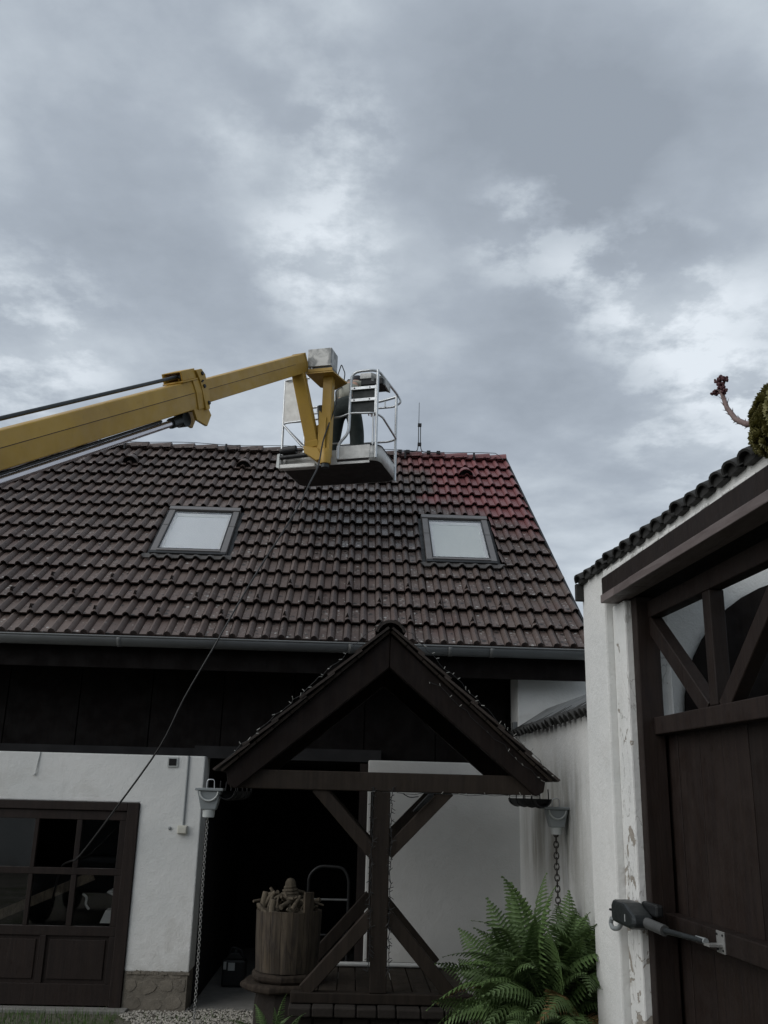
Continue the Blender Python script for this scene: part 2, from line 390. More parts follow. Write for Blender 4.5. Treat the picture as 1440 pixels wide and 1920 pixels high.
# ------------------------------------------------------------------ mesh helpers
class MB:
    def __init__(s): s.v, s.f, s.sm = [], [], []
    def add(s, vs, fs, smooth=False):
        o = len(s.v); s.v += [Vector(v) for v in vs]
        for f in fs: s.f.append(tuple(i + o for i in f)); s.sm.append(smooth)
        return s
    def box(s, a, b):
        (x0, y0, z0), (x1, y1, z1) = a, b
        if x0 > x1: x0, x1 = x1, x0
        if y0 > y1: y0, y1 = y1, y0
        if z0 > z1: z0, z1 = z1, z0
        v = [(x0, y0, z0), (x1, y0, z0), (x1, y1, z0), (x0, y1, z0), (x0, y0, z1), (x1, y0, z1), (x1, y1, z1), (x0, y1, z1)]
        return s.add(v, [(3, 2, 1, 0), (4, 5, 6, 7), (0, 1, 5, 4), (1, 2, 6, 5), (2, 3, 7, 6), (3, 0, 4, 7)])
    def fbox(s, fn, a, b):           # box in a local frame given by fn(x, y, z) -> world
        t = MB().box(a, b)
        vs = [fn(*v) for v in t.v]
        return s.add(vs, t.f)
    def prism(s, poly, ext):         # polygon (3d points) pushed along ext
        n = len(poly); e_ = Vector(ext)
        v = [Vector(p) for p in poly] + [Vector(p) + e_ for p in poly]
        f = [tuple(range(n))[::-1], tuple(range(n, 2 * n))] + [(i, (i + 1) % n, n + (i + 1) % n, n + i) for i in range(n)]
        return s.add(v, f)
    def beam(s, p, q, w, h, up=(0, 0, 1), bev=0.0):
        p, q = Vector(p), Vector(q); d = (q - p).normalized()
        sd_ = d.cross(Vector(up)).normalized(); u_ = sd_.cross(d)
        w2, h2 = w / 2, h / 2
        if bev:
            b = bev
            pr = [(-w2 + b, -h2), (w2 - b, -h2), (w2, -h2 + b), (w2, h2 - b), (w2 - b, h2), (-w2 + b, h2), (-w2, h2 - b), (-w2, -h2 + b)]
        else: pr = [(-w2, -h2), (w2, -h2), (w2, h2), (-w2, h2)]
        return s.prism([p + sd_ * a + u_ * c for a, c in pr], q - p)
    def tube(s, pts, r, n=8, cap=True, r1=None):
        pts = [Vector(p) for p in pts]; rings = []
        t0 = None
        for i, p in enumerate(pts):
            d = (pts[min(i + 1, len(pts) - 1)] - pts[max(i - 1, 0)]).normalized()
            if t0 is None:
                t0 = d.orthogonal().normalized()
            t0 = (t0 - d * t0.dot(d)).normalized()
            b = d.cross(t0)
            rr = r if r1 is None else r + (r1 - r) * i / (len(pts) - 1)
            rings.append([p + (t0 * math.cos(2 * math.pi * k / n) + b * math.sin(2 * math.pi * k / n)) * rr for k in range(n)])
        v = [q for g in rings for q in g]; f = []
        for i in range(len(pts) - 1):
            for k in range(n):
                f.append((i * n + k, i * n + (k + 1) % n, (i + 1) * n + (k + 1) % n, (i + 1) * n + k))
        s.add(v, f, True)
        if cap:
            s.add(rings[0], [tuple(range(n))[::-1]]); s.add(rings[-1], [tuple(range(n))])
        return s
    def lathe(s, prof, c, axis=(0, 0, 1), n=16, cap=True):   # prof: (radius, height)
        ax = Vector(axis).normalized(); a = ax.orthogonal().normalized(); b = ax.cross(a); c = Vector(c)
        v = [c + ax * h + (a * math.cos(2 * math.pi * k / n) + b * math.sin(2 * math.pi * k / n)) * r for r, h in prof for k in range(n)]
        f = [(i * n + k, i * n + (k + 1) % n, (i + 1) * n + (k + 1) % n, (i + 1) * n + k) for i in range(len(prof) - 1) for k in range(n)]
        s.add(v, f, True)
        if cap:
            s.add(v[:n], [tuple(range(n))[::-1]]); s.add(v[-n:], [tuple(range(n))])
        return s

def rounded(pts, r=0.08, n=4):      # polyline with rounded inner corners
    pts = [Vector(p) for p in pts]; out = [pts[0]]
    for i in range(1, len(pts) - 1):
        a, b, c = pts[i - 1], pts[i], pts[i + 1]
        k = min(r, (a - b).length * 0.45, (c - b).length * 0.45)
        p, q = b + (a - b).normalized() * k, b + (c - b).normalized() * k
        for j in range(n + 1):
            t = j / n; out.append(p * (1 - t) ** 2 + b * 2 * t * (1 - t) + q * t * t)
    out.append(pts[-1]); return out

WM = {}
def empty(name, loc=(0, 0, 0), rz=0.0, parent=None):
    o = bpy.data.objects.new(name, None); COL.objects.link(o)
    o.empty_display_size = 0.2
    mw = Matrix.Translation(loc) @ Matrix.Rotation(rz, 4, 'Z')
    if parent is not None:
        o.parent = parent; o.matrix_basis = WM[parent.name].inverted() @ mw
    else: o.matrix_basis = mw
    WM[o.name] = mw
    return o

def mesh(name, mb, mats):
    me = bpy.data.meshes.new(name)
    me.from_pydata([tuple(v) for v in mb.v], [], mb.f)
    for m_ in (mats if isinstance(mats, (list, tuple)) else [mats]): me.materials.append(m_)
    me.polygons.foreach_set('use_smooth', mb.sm)
    me.update(); return me

def part(name, mb, mat, parent=None, label=None, kind=None, bevel=0.0, origin=None):
    """mb in world coordinates; becomes ONE object, child of parent."""
    if parent is not None:
        base = WM[parent.name]
    else:
        base = Matrix.Translation(origin if origin is not None else (sum((Vector(v) for v in mb.v), Vector()) / max(1, len(mb.v))))
    inv = base.inverted()
    t = MB(); t.v = [inv @ v for v in mb.v]; t.f, t.sm = mb.f, mb.sm
    o = bpy.data.objects.new(name, mesh(name, t, mat)); COL.objects.link(o)
    if parent is not None: o.parent = parent
    else: o.matrix_basis = base
    WM[o.name] = base
    if label: o['label'] = label
    if kind: o['kind'] = kind
    if bevel:
        b = o.modifiers.new('bevel', 'BEVEL'); b.width = bevel; b.segments = 2; b.limit_method = 'ANGLE'; b.angle_limit = R(40)
    return o

def inst(name, me, mw, parent, label=None):
    o = bpy.data.objects.new(name, me); COL.objects.link(o)
    o.parent = parent; o.matrix_basis = WM[parent.name].inverted() @ mw
    WM[o.name] = mw
    if label: o['label'] = label
    return o

def tag(o, label, cat, group=None):
    o['label'] = label; o['category'] = cat
    if group: o['group'] = group
    return o

V = Vector
# ================================================================== GROUND
g = MB().add([(-60, -40, -0.02), (60, -40, -0.02), (60, 80, -0.02), (-60, 80, -0.02)], [(0, 1, 2, 3)])
part('ground', g, M_GROUND, kind='structure', origin=(0, 0, 0))
part('concrete_strip', MB().box((-5.2, 9.66, -0.03), (-2.02, 9.80, 0.012)), M_CONC, kind='structure', bevel=0.008)
part('passage_floor', MB().box((-1.46, 9.9, -0.03), (0.16, 13.5, 0.0)), M_CONC, kind='structure')

# gravel
gv = MB()
for i in range(2600):
    x = random.uniform(-2.05, -0.55); y = random.uniform(9.0, 9.95)
    if x < -1.95 + 0.1 * math.sin(y * 9): continue
    r = random.uniform(0.006, 0.017)
    a = random.random() * 6.28; c_, s_ = math.cos(a), math.sin(a)
    pts = []
    for (px, py, pz) in ((1, 0, 0), (0, 1, 0), (-1, 0, 0), (0, -1, 0), (0.1, 0.1, 0.8)):
        px *= r * random.uniform(0.8, 1.5); py *= r * random.uniform(0.6, 1.0); pz *= r
        pts.append((x + c_ * px - s_ * py, y + s_ * px + c_ * py, -0.012 + pz + random.random() * 0.004))
    gv.add(pts, [(0, 1, 4), (1, 2, 4), (2, 3, 4), (3, 0, 4)])
part('gravel', gv, M_PEBBLE, kind='stuff')
gs = MB()
for i in range(5200):
    x = random.uniform(-4.6, -0.75); y = random.uniform(8.6, 9.72)
    if x > -2.05 and random.random() < 0.80 : continue
    if y > 9.66 and random.random() < 0.6: continue
    h = random.uniform(0.02, 0.055); a = random.random() * 6.28; w = 0.003
    dx, dy = math.cos(a), math.sin(a); l = random.uniform(-0.02, 0.02)
    gs.add([(x - dx * w, y - dy * w, -0.02), (x + dx * w, y + dy * w, -0.02), (x + dy * l, y + dx * l, h)], [(0, 1, 2)])
part('grass', gs, M_GRASS, kind='stuff')

# ================================================================== HOUSE
PITCH = R(40.7623); GA = 0.35593; UW = 0.165
EAVE = V((2.21794, 9.47551, 3.42918))
AX_S = V((0, math.cos(PITCH), math.sin(PITCH))); AX_N = V((0, -math.sin(PITCH), math.cos(PITCH)))
def rf(u, v, h=0.0):                       # point on the roof: tile column, tile row, height above the slope
    return EAVE + V((u * UW, 0, 0)) + AX_S * ((15 - v) * GA) + AX_N * h
house = empty('house', (-2.3, 9.8, 0))
tag(house, 'white farm house with dark timber and a steep brown tiled roof with two skylights', 'house')

UV0 = lambda v: 0.02 + 0.0905 * v           # verge, slightly out of square with the tile columns
# roof deck, back slope, gable
part('roof_deck', MB().prism([rf(-62, 15, -0.03), rf(UV0(15), 15, -0.03), rf(UV0(-.3), -.3, -0.03), rf(-62, -.3, -0.03)], AX_N * -0.04), M_BLACKWOOD, house)
rb0 = rf(-62, -.3, -0.03); rb1 = rf(UV0(-.3), -.3, -0.03)
back = V((0, 4.4, -3.6))
part('back_roof_slope', MB().prism([rb0, rb1, rb1 + back, rb0 + back], (0, -0.03, -0.05)), M_TILE, house)

prof = []
for k in range(2):
    o_ = k * UW
    prof += [(o_ + 0.0, -0.010), (o_ + 0.007, 0.0), (o_ + 0.079, 0.0), (o_ + 0.086, -0.010), (o_ + 0.096, 0.026), (o_ + 0.123, 0.041), (o_ + 0.150, 0.026)]
prof.append((2 * UW, -0.010))
TL = GA * 1.12; T0 = 0.058; TH = 0.034; UC = 0.030
def tile_mb(TH=TH):
    t = MB(); n = len(prof)
    v = [(x, 0.0, T0 + z) for x, z in prof] + [(x, TL, z) for x, z in prof] + [(x, UC, T0 + z - TH) for x, z in prof]
    for i in range(n - 1):
        flat = prof[i][1] == 0 and prof[i + 1][1] == 0
        t.add([v[i], v[i + 1], v[n + i + 1], v[n + i]], [(0, 1, 2, 3)], not flat)
        t.add([v[2 * n + i], v[2 * n + i + 1], v[i + 1], v[i]], [(0, 1, 2, 3)], False)
    t.add([v[0], v[n], (0, TL, -0.01), v[2 * n]], [(0, 1, 2, 3)])
    t.add([v[n - 1], v[3 * n - 1], (2 * UW, TL, -0.01), v[2 * n - 1]], [(0, 1, 2, 3)])
    return t
me_tile = mesh('roof_tile', tile_mb(), M_TILE)
me_eave = mesh('roof_tile', tile_mb(0.105), M_TILE)
# weld so the rolls shade smoothly
for me_ in (me_tile, me_eave):
  bm = bmesh.new(); bm.from_mesh(me_); bmesh.ops.remove_doubles(bm, verts=bm.verts, dist=1e-5)
  for e_ in bm.edges:
    if len(e_.link_faces) == 2 and e_.calc_face_angle(0) > R(50): e_.smooth = False
  bm.to_mesh(me_); bm.free()
  me_.update()

def tile_matrix(u, v):                       # u: left edge, v: row (bottom edge)
    p = rf(u, v)
    mw = Matrix.Identity(4)
    jx, jn = random.uniform(-0.004, 0.004), random.uniform(-0.003, 0.005)
    X, Y_, Z_ = V((1, 0, 0)), AX_S, AX_N
    for i in range(3):
        mw[i][0], mw[i][1], mw[i][2] = X[i], Y_[i], Z_[i]
        mw[i][3] = p[i]
    rot = Matrix.Rotation(random.uniform(-0.011, 0.011), 4, 'Z') @ Matrix.Rotation(random.uniform(-0.008, 0.008), 4, 'X')
    return mw @ Matrix.Translation((jx, 0, jn)) @ rot

SKY = [(-28.42, -22.98), (-8.53, -3.40)]      # skylights: left and right edge in tile columns
SV0, SV1 = 6.34, 9.93
def cut_mesh(bounds, src):
    """tile mesh cut to x limits (metres from tile origin) and, if given, the verge line"""
    b = bmesh.new(); b.from_mesh(src)
    for co, no in bounds:
        bmesh.ops.bisect_plane(b, geom=b.verts[:] + b.edges[:] + b.faces[:], plane_co=co, plane_no=no, clear_outer=True)
    if not b.faces: b.free(); return None
    m_ = bpy.data.meshes.new('roof_tile'); b.to_mesh(m_); b.free(); m_.materials.append(M_TILE); return m_

stuff = MB(); n_tiles = 0
vn = V((1, -0.0905 * UW / -GA * 1.0, 0))     # outward normal of the verge in tile coordinates (x, upslope)
vdir = V((-0.0905 * UW, GA, 0)).normalized()  # going up the slope the verge moves left
vn = V((vdir.y, -vdir.x, 0))
for row in range(0, 16):
    ul = -46.0 + 0.70 * row
    mcol = 2
    while True:
        u = mcol - 0.757; mcol -= 2
        if u + 2 < -60: break
        if u > UV0(row) + 0.1: continue
        visible = u + 2 > ul
        bounds = []; skip = False
        for a, b_ in SKY:
            if 6.5 < row < 10.5:
                A, B = a - 0.30, b_ + 0.30
                if u >= A and u + 2 <= B: skip = True
                elif u < A < u + 2: bounds.append((V(((A - u) * UW, 0, 0)), V((1, 0, 0))))
                elif u < B < u + 2: bounds.append((V(((B - u) * UW, 0, 0)), V((-1, 0, 0))))
        if skip: continue
        if u + 2 > UV0(row) - 0.2:
            bounds.append((V(((UV0(row) - u) * UW, 0, 0)), vn))
        if row == 0:                          # short top course under the ridge tiles
            bounds.append((V((0, GA * 0.42, 0)), V((0, 1, 0))))
        mw = tile_matrix(u, row)
        if not visible and row:
            for f in me_tile.polygons: stuff.add([mw @ me_tile.vertices[i].co for i in f.vertices], [tuple(range(len(f.vertices)))], f.use_smooth)
            continue
        me = me_eave if row == 15 else me_tile
        if bounds:
            me = cut_mesh(bounds, me)
            if me is None: continue
        if row == 0:
            for f in me.polygons: stuff.add([mw @ me.vertices[i].co for i in f.vertices], [tuple(range(len(f.vertices)))], f.use_smooth)
            continue
        inst('roof_tile', me, mw, house); n_tiles += 1
print('tiles', n_tiles)
part('roof_tiling', stuff, M_TILE, house, kind='stuff')

# verge board
part('verge_board', MB().prism([rf(UV0(15), 15.05, -0.06), rf(UV0(15) + 0.14, 15.05, -0.06), rf(UV0(-.5) + 0.14, -.5, -0.06), rf(UV0(-.5), -.5, -0.06)], AX_N * 0.115), M_FLASH, house)
# ridge tiles
k = 0
uu = -61.0
while uu < UV0(-.4) - 0.4:
    c0 = rf(uu, -.36, 0.025); c1 = rf(uu + 2.25, -.36, 0.047)
    if c1.x > rf(UV0(-.4), 0).x: c1 = rf(UV0(-.4) + 0.05, -.36, 0.047)
    t = MB(); n = 9; v = []
    for c, rr in ((c0, 0.118), (c1, 0.130)):
        for j in range(n):
            a = math.pi * j / (n - 1) ; v.append(c + V((0, -math.cos(a) * rr, math.sin(a) * rr * 0.82 - 0.055)))
    fs = [(j, j + 1, n + j + 1, n + j) for j in range(n - 1)]
    t.add(v, fs, True)
    t.add([p for p in v[n:]], [tuple(range(n))])
    t.add([p for p in v[:n]], [tuple(range(n))[::-1]])
    part('ridge_tile', t, M_TILE, house)
    uu += 2.12; k += 1

# gutter
t = MB()
def gut(c, r, x0, x1, a0=0.0, a1=math.pi, n=10, th=0.006):
    v = []
    for x in (x0, x1):
        for rr in (r, r - th):
            for j in range(n + 1):
                a = a0 + (a1 - a0) * j / n
                v.append((x, c[0] - math.cos(a) * rr, c[1] - math.sin(a) * rr))
    n1 = n + 1; f = []
    for j in range(n):
        f += [(j, j + 1, 2 * n1 + j + 1, 2 * n1 + j), (n1 + j + 1, n1 + j, 3 * n1 + j, 3 * n1 + j + 1)]
        f += [(j + 1, j, n1 + j, n1 + j + 1), (2 * n1 + j, 2 * n1 + j + 1, 3 * n1 + j + 1, 3 * n1 + j)]
    f += [(0, 2 * n1, 3 * n1, n1), (n, n1 + n, 3 * n1 + n, 2 * n1 + n)]
    return v, f
v, f = gut((9.385, 3.42), 0.086, -9.0, 2.36)
t.add(v, f, True)
gutter = part('gutter', t, M_GUTTER, house)
part('gutter_lip', MB().tube([(-9.0, 9.298, 3.422), (2.36, 9.298, 3.422)], 0.009, 6), M_GUTTER, gutter)
for px_ in (-2.35, -0.05, 0.95, 1.37, -4.6):
    v, f = gut((9.385, 3.42), 0.091, px_ - 0.022, px_ + 0.022)
    part('gutter_joint', MB().add(v, f, True), M_GUTTER, gutter)
v, f = gut((9.385, 3.42), 0.086, 2.352, 2.36, th=0.077)
part('gutter_end', MB().add(v, f), M_GUTTER, gutter)

# timber under the eaves
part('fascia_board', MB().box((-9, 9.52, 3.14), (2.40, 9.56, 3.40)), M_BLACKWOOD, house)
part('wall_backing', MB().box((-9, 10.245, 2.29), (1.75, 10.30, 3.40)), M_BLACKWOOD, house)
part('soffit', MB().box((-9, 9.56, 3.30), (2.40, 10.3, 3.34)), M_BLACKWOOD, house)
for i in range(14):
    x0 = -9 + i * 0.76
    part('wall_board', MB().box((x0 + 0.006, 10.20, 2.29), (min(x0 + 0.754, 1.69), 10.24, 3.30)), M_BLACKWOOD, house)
# white walls
part('wall', MB().prism([(-9, 9.8, -0.1), (-4.36, 9.8, -0.1), (-4.36, 9.8, 1.845), (-2.09, 9.8, 1.845), (-2.09, 9.8, 0.32), (-1.48, 9.8, 0.32), (-1.48, 9.8, 2.31), (-9, 9.8, 2.31)], (0, 0.35, 0)), M_FACADE, house, bevel=0.012)
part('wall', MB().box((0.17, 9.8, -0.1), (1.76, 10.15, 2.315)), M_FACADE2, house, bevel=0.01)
part('corner_pier', MB().box((1.70, 9.79, -0.1), (3.3, 10.5, 3.30)), M_FACADE, house, bevel=0.01)
part('gable_wall', MB().prism([(2.16, 9.9, 3.2), (2.16, 13.4, 6.55), (2.16, 17, 3.2)], (0.06, 0, 0)), M_WHITE, house)
# rubble plinth with single stones
plinth = part('plinth', MB().box((-2.085, 9.80, -0.05), (-1.49, 10.14, 0.322)), M_MORTAR, house)
def rubble(cx_, cz_, rx, rz, y, d):
    t = MB(); n = 8; a = []
    for j in range(n):
        an = 2 * math.pi * (j + random.uniform(-.3, .3)) / n
        k_ = random.uniform(0.82, 1.12)
        a.append((min(-1.495, max(-2.08, cx_ + math.cos(an) * rx * k_)), min(0.316, cz_ + math.sin(an) * rz * k_)))
    v = [(p[0], y + 0.02, p[1]) for p in a] + [(cx_ + (p[0] - cx_) * 0.88, y - d * random.uniform(.3, .9), cz_ + (p[1] - cz_) * 0.86) for p in a] + [(cx_ + random.uniform(-.02, .02), y - d * .8, cz_)]
    f = [(j, (j + 1) % n, n + (j + 1) % n, n + j) for j in range(n)] + [(n + j, n + (j + 1) % n, 2 * n) for j in range(n)]
    return t.add(v, f)
for cx_, cz_, rx, rz in ((-1.99, 0.05, .085, .07), (-1.80, 0.04, .10, .065), (-1.60, 0.06, .085, .075), (-2.02, 0.20, .06, .065), (-1.86, 0.19, .10, .07), (-1.68, 0.20, .075, .06), (-1.545, 0.21, .05, .07), (-1.95, 0.285, .07, .035), (-1.77, 0.29, .08, .03), (-1.60, 0.29, .07, .03)):
    part('stone', rubble(cx_, cz_, rx * 1.05, rz * 1.05, 9.80, random.uniform(0.003, 0.010)), M_STONE, plinth)
crumb = MB()
for i in range(14):
    x = -2.06 + i * 0.042
    crumb.prism([(x, 9.80, 0.30), (x + 0.042, 9.80, 0.30), (x + 0.042, 9.80, 0.318 + random.uniform(-.006, .022)), (x, 9.80, 0.318 + random.uniform(-.006, .022))], (0, -random.uniform(.004, .016), 0))
part('crumbled_mortar', crumb, M_MORTAR, plinth)
# passage interior and garage interior (dark rooms)
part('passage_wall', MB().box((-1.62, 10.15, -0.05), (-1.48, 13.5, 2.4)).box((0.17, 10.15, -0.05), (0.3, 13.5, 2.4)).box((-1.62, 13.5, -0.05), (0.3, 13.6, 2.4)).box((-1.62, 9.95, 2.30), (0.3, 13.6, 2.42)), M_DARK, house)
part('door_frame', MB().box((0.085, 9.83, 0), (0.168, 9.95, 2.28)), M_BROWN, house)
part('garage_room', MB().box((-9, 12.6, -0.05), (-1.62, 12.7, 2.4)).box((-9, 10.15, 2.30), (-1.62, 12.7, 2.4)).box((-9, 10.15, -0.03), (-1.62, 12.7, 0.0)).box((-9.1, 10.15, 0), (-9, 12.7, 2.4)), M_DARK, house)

# garage door
gd = part('garage_door', MB().box((-2.205, 9.775, 0.005), (-2.09, 9.86, 1.845)).box((-4.36, 9.775, 1.765), (-2.205, 9.86, 1.845)).box((-4.36, 9.775, 0.005), (-4.25, 9.86, 1.765)), M_GATE, house, bevel=0.006)
XS = [-4.25, -4.16, -3.79, -3.74, -3.50, -3.47, -3.10, -3.06, -2.69, -2.638, -2.271, -2.205]
rails = MB()
for z0, z1 in ((1.675, 1.762), (1.165, 1.228), (0.62, 0.705), (0.02, 0.205)):
    part('door_rail', MB().box((-4.248, 9.80, z0), (-2.207, 9.85, z1)), M_GATE, gd, bevel=0.004)
for z0, z1 in ((1.228, 1.675), (0.705, 1.165)):
    for a, b_ in ((-2.271, -2.207), (-2.69, -2.638), (-3.10, -3.06), (-3.52, -3.47), (-4.248, -4.16), (-3.84, -3.79)):
        part('glazing_bar', MB().box((a, 9.802, z0), (b_, 9.848, z1)), M_GATE, gd, bevel=0.004)
for z0, z1 in ((0.205, 0.62),):
    for a, b_ in ((-2.262, -2.207), (-2.92, -2.86), (-3.50, -3.44), (-4.248, -4.12)):
        part('door_rail', MB().box((a, 9.802, z0), (b_, 9.848, z1)), M_GATE, gd, bevel=0.004)
for a, b_ in ((-2.86, -2.262), (-3.44, -2.92), (-4.12, -3.50)):
    t = MB().box((a - .005, 9.825, 0.2), (b_ + .005, 9.84, 0.625)); t.box((a + 0.035, 9.812, 0.24), (b_ - 0.035, 9.826, 0.585))
    part('door_panel', t, M_GATE, gd, bevel=0.005)
for z0, z1 in ((1.228, 1.675), (0.705, 1.165)):
    for a, b_ in ((-2.638, -2.271), (-3.06, -2.69), (-3.47, -3.10), (-3.79, -3.52)):
        if z0 > 1.2 and a == -3.06: continue       # this pane is missing
        tl = random.uniform(-0.004, 0.004)
        part('pane', MB().prism([(a, 9.826, z0), (b_, 9.826 + tl, z0), (b_, 9.828 + tl, z1), (a, 9.828, z1)], (0, 0.004, 0)), M_GLASS, gd)

# fittings on the wall
vg = part('vent_grille', MB().box((-1.852, 9.785, 2.198), (-1.750, 9.80, 2.293)), M_LPLASTIC, house)
part('vent_opening', MB().box((-1.838, 9.780, 2.212), (-1.764, 9.786, 2.279)), M_DARK, vg)
for j in range(4): part('slat', MB().box((-1.838, 9.777, 2.222 + j * .015), (-1.764, 9.781, 2.227 + j * .015)), M_FLASH, vg)
sb = part('socket_box', MB().box((-1.695, 9.752, 1.565), (-1.60, 9.80, 1.645)), M_CREAM, house, bevel=0.008)
part('socket_lid', MB().box((-1.687, 9.744, 1.573), (-1.608, 9.753, 1.630)), M_CREAM, sb, bevel=0.003)
part('conduit', MB().tube([(-1.645, 9.79, 1.64), (-1.645, 9.79, 2.31)], 0.010, 8), M_PLASTIC, house)
part('loose_cable', MB().tube(rounded([(-3.13, 9.795, 2.31), (-3.145, 9.79, 2.2), (-3.15, 9.785, 2.10), (-3.17, 9.79, 2.085)]), 0.006, 6), M_LPLASTIC, house)
part('switch_stub', MB().lathe([(0.016, 0), (0.016, 0.014), (0.007, 0.018)], (-1.775, 9.80, 1.615), (0, -1, 0), 10), M_PLASTIC, house)

# skylights
def skylight(a, b_, shade):
    def q(u, v, h): return rf(u, v, h)
    fr = empty('skylight', rf((a + b_) / 2, SV1, 0), 0, house)
    def bar(name, u0, u1, v0, v1, h0, h1, mat, bev=0.004):
        t = MB().add([q(u0, v1, h0), q(u1, v1, h0), q(u1, v0, h0), q(u0, v0, h0), q(u0, v1, h1), q(u1, v1, h1), q(u1, v0, h1), q(u0, v0, h1)],
                     [(3, 2, 1, 0), (4, 5, 6, 7), (0, 1, 5, 4), (1, 2, 6, 5), (2, 3, 7, 6), (3, 0, 4, 7)])
        return part(name, t, mat, fr, bevel=bev)
    W_ = 0.44
    vm = SV0 + 0.42 * (SV1 - SV0)
    for u0, u1 in ((a, a + W_), (b_ - W_, b_)):
        bar('side_cover', u0, u1, SV0 + 0.22, vm - 0.02, 0.02, 0.088, M_FRAME)
        bar('side_cover', u0, u1, vm + 0.02, SV1 - 0.06, 0.02, 0.090, M_FRAME)
    bar('top_cover', a - 0.06, b_ + 0.06, SV0 - 0.06, SV0 + 0.2, 0.02, 0.100, M_FRAME)
    bar('top_gap', a + W_, b_ - W_, SV0 + 0.2, SV0 + 0.36, 0.0, 0.075, M_FLASH, 0)
    bar('bottom_cover', a + W_, b_ - W_, SV1 - 0.17, SV1 - 0.06, 0.02, 0.098, M_FRAME)
    bar('bottom_frame', a, b_, SV1 - 0.055, SV1 + 0.10, -0.01, 0.088, M_FLASH)
    # gasket, inner white sash, added sheet with sky reflection in its colour, pane
    u0, u1, v0, v1 = a + W_ + 0.01, b_ - W_ - 0.01, SV0 + 0.37, SV1 - 0.18
    for p in ((u0, u0 + .06, v0, v1), (u1 - .06, u1, v0, v1), (u0 + .06, u1 - .06, v1 - .05, v1)):
        bar('gasket', p[0], p[1], p[2], p[3], 0.03, 0.094, M_FLASH, 0)
    bar('sky_sheet', u0 + .3, u1 - .3, v0 + .25, v1 - .05, 0.0, 0.052, shade, 0)
    for p in ((u0 + .06, u0 + .30, v0, v1 - .05), (u1 - .30, u1 - .06, v0, v1 - .05), (u0 + .30, u1 - .30, v0, v0 + .25)):
        bar('sash', p[0], p[1], p[2], p[3], 0.0, 0.060, M_WHITESASH, 0)
    bar('pane', u0 + .06, u1 - .06, v0, v1 - .05, 0.076, 0.082, M_GLASS, 0)
    # flashing channels at both sides and the dressed apron below
    for u0, u1 in ((a - 0.30, a - 0.02), (b_ + 0.02, b_ + 0.30)):
        bar('flashing', u0, u1, SV0 - 0.05, SV1 + 0.1, 0.0, 0.03, M_FLASH, 0)
    t = MB(); n = 44; top = []; bot = []
    for j in range(n + 1):
        u = a - 0.45 + (b_ - a + 0.9) * j / n
        ph = ((u + 0.757) % 1.0) * UW
        hh = 0.052 if ph < 0.08 else 0.052 + 0.046 * math.sin(math.pi * (ph - 0.08) / 0.085)
        top.append(q(u, SV1 + 0.03, 0.062)); bot.append(q(u, SV1 + 0.36 + 0.04 * noise.noise((u * 3, a, 0)), hh + 0.016))
    mid = [p * 0.5 + b2 * 0.5 + AX_N * 0.004 for p, b2 in zip(top, bot)]
    t.add(top + mid + bot, [(j, n + 1 + j, n + 2 + j, j + 1) for j in range(n)] + [(n + 1 + j, 2 * n + 2 + j, 2 * n + 3 + j, n + 2 + j) for j in range(n)], True)
    t.add(bot + [p - AX_N * 0.012 for p in bot], [(j, n + 1 + j, n + 2 + j, j + 1) for j in range(n)])
    part('apron', t, M_LEAD, fr)
    return fr
M_WHITESASH = simple('white_sash', (0.78, 0.80, 0.80), 0.6, 0, 0.04, 4, bump=0)
M_SKYSHEET2 = simple('grey_green_sky_sheet', (0.74, 0.79, 0.76), 0.8, 0, 0.05, 3, bump=0)  # greener sheet for the right pane, its colour imitates mirrored sky
skylight(*SKY[0], M_SKYSHEET)
skylight(*SKY[1], M_SKYSHEET2)

# vent tiles
for u, v in ((-34.0, 1.78), (-23.95, 1.85), (-4.15, 1.97)):
    vt = MB(); n = 10
    v_ = []
    for vv, rr, hh in ((v + 0.02, 0.115, 0.135), (v - 0.45, 0.09, 0.10), (v - 0.78, 0.05, 0.03)):
        for j in range(n + 1):
            a = math.pi * j / n
            v_.append(rf(u, vv, 0.03) + V((-math.cos(a) * rr, 0, 0)) + AX_N * (math.sin(a) * hh))
    vt.add(v_, [(i * (n + 1) + j, i * (n + 1) + j + 1, (i + 1) * (n + 1) + j + 1, (i + 1) * (n + 1) + j) for i in range(2) for j in range(n)], True)
    vt.add([p - AX_N * 0.012 for p in v_[:n + 1]] + v_[:n + 1], [(j, j + 1, n + 2 + j, n + 1 + j) for j in range(n)])
    hood = part('vent_tile', vt, M_TILE, house)
    part('vent_opening', MB().add([rf(u, v - 0.15, 0.035) + V((-math.cos(math.pi * j / n) * 0.10, 0, 0)) + AX_N * (math.sin(math.pi * j / n) * 0.115) for j in range(n + 1)], [tuple(range(n + 1))]), M_DARK, hood)
# snow guards, three staggered rows
sg = MB()
b0 = V((0, 0, 0))
def guard_mesh():
    t = MB()
    t.prism([(-0.012, 0.0, 0.012), (-0.012, 0.0, 0.115), (-0.012, 0.17, 0.012)], (0.004, 0, 0))
    t.prism([(-0.050, 0.005, 0.012), (-0.012, 0.005, 0.115), (0.02, 0.005, 0.012)], (0, 0.004, 0))
    t.box((-0.02, 0.0, 0.006), (0.02, 0.22, 0.011))
    return mesh('snow_guard', t, M_RED)
gm = guard_mesh()
for row, base in ((11.88, -1.6), (12.9, -3.55), (13.88, -1.6)):
    for kk in range(-12, 1):
        u = base + 4 * kk
        if u < -40 or u > UV0(row) - 0.5: continue
        mw = tile_matrix(u - 0.06, row); mw.translation = rf(u - 0.36, row, 0.028)
        inst('snow_guard', gm, mw, house)

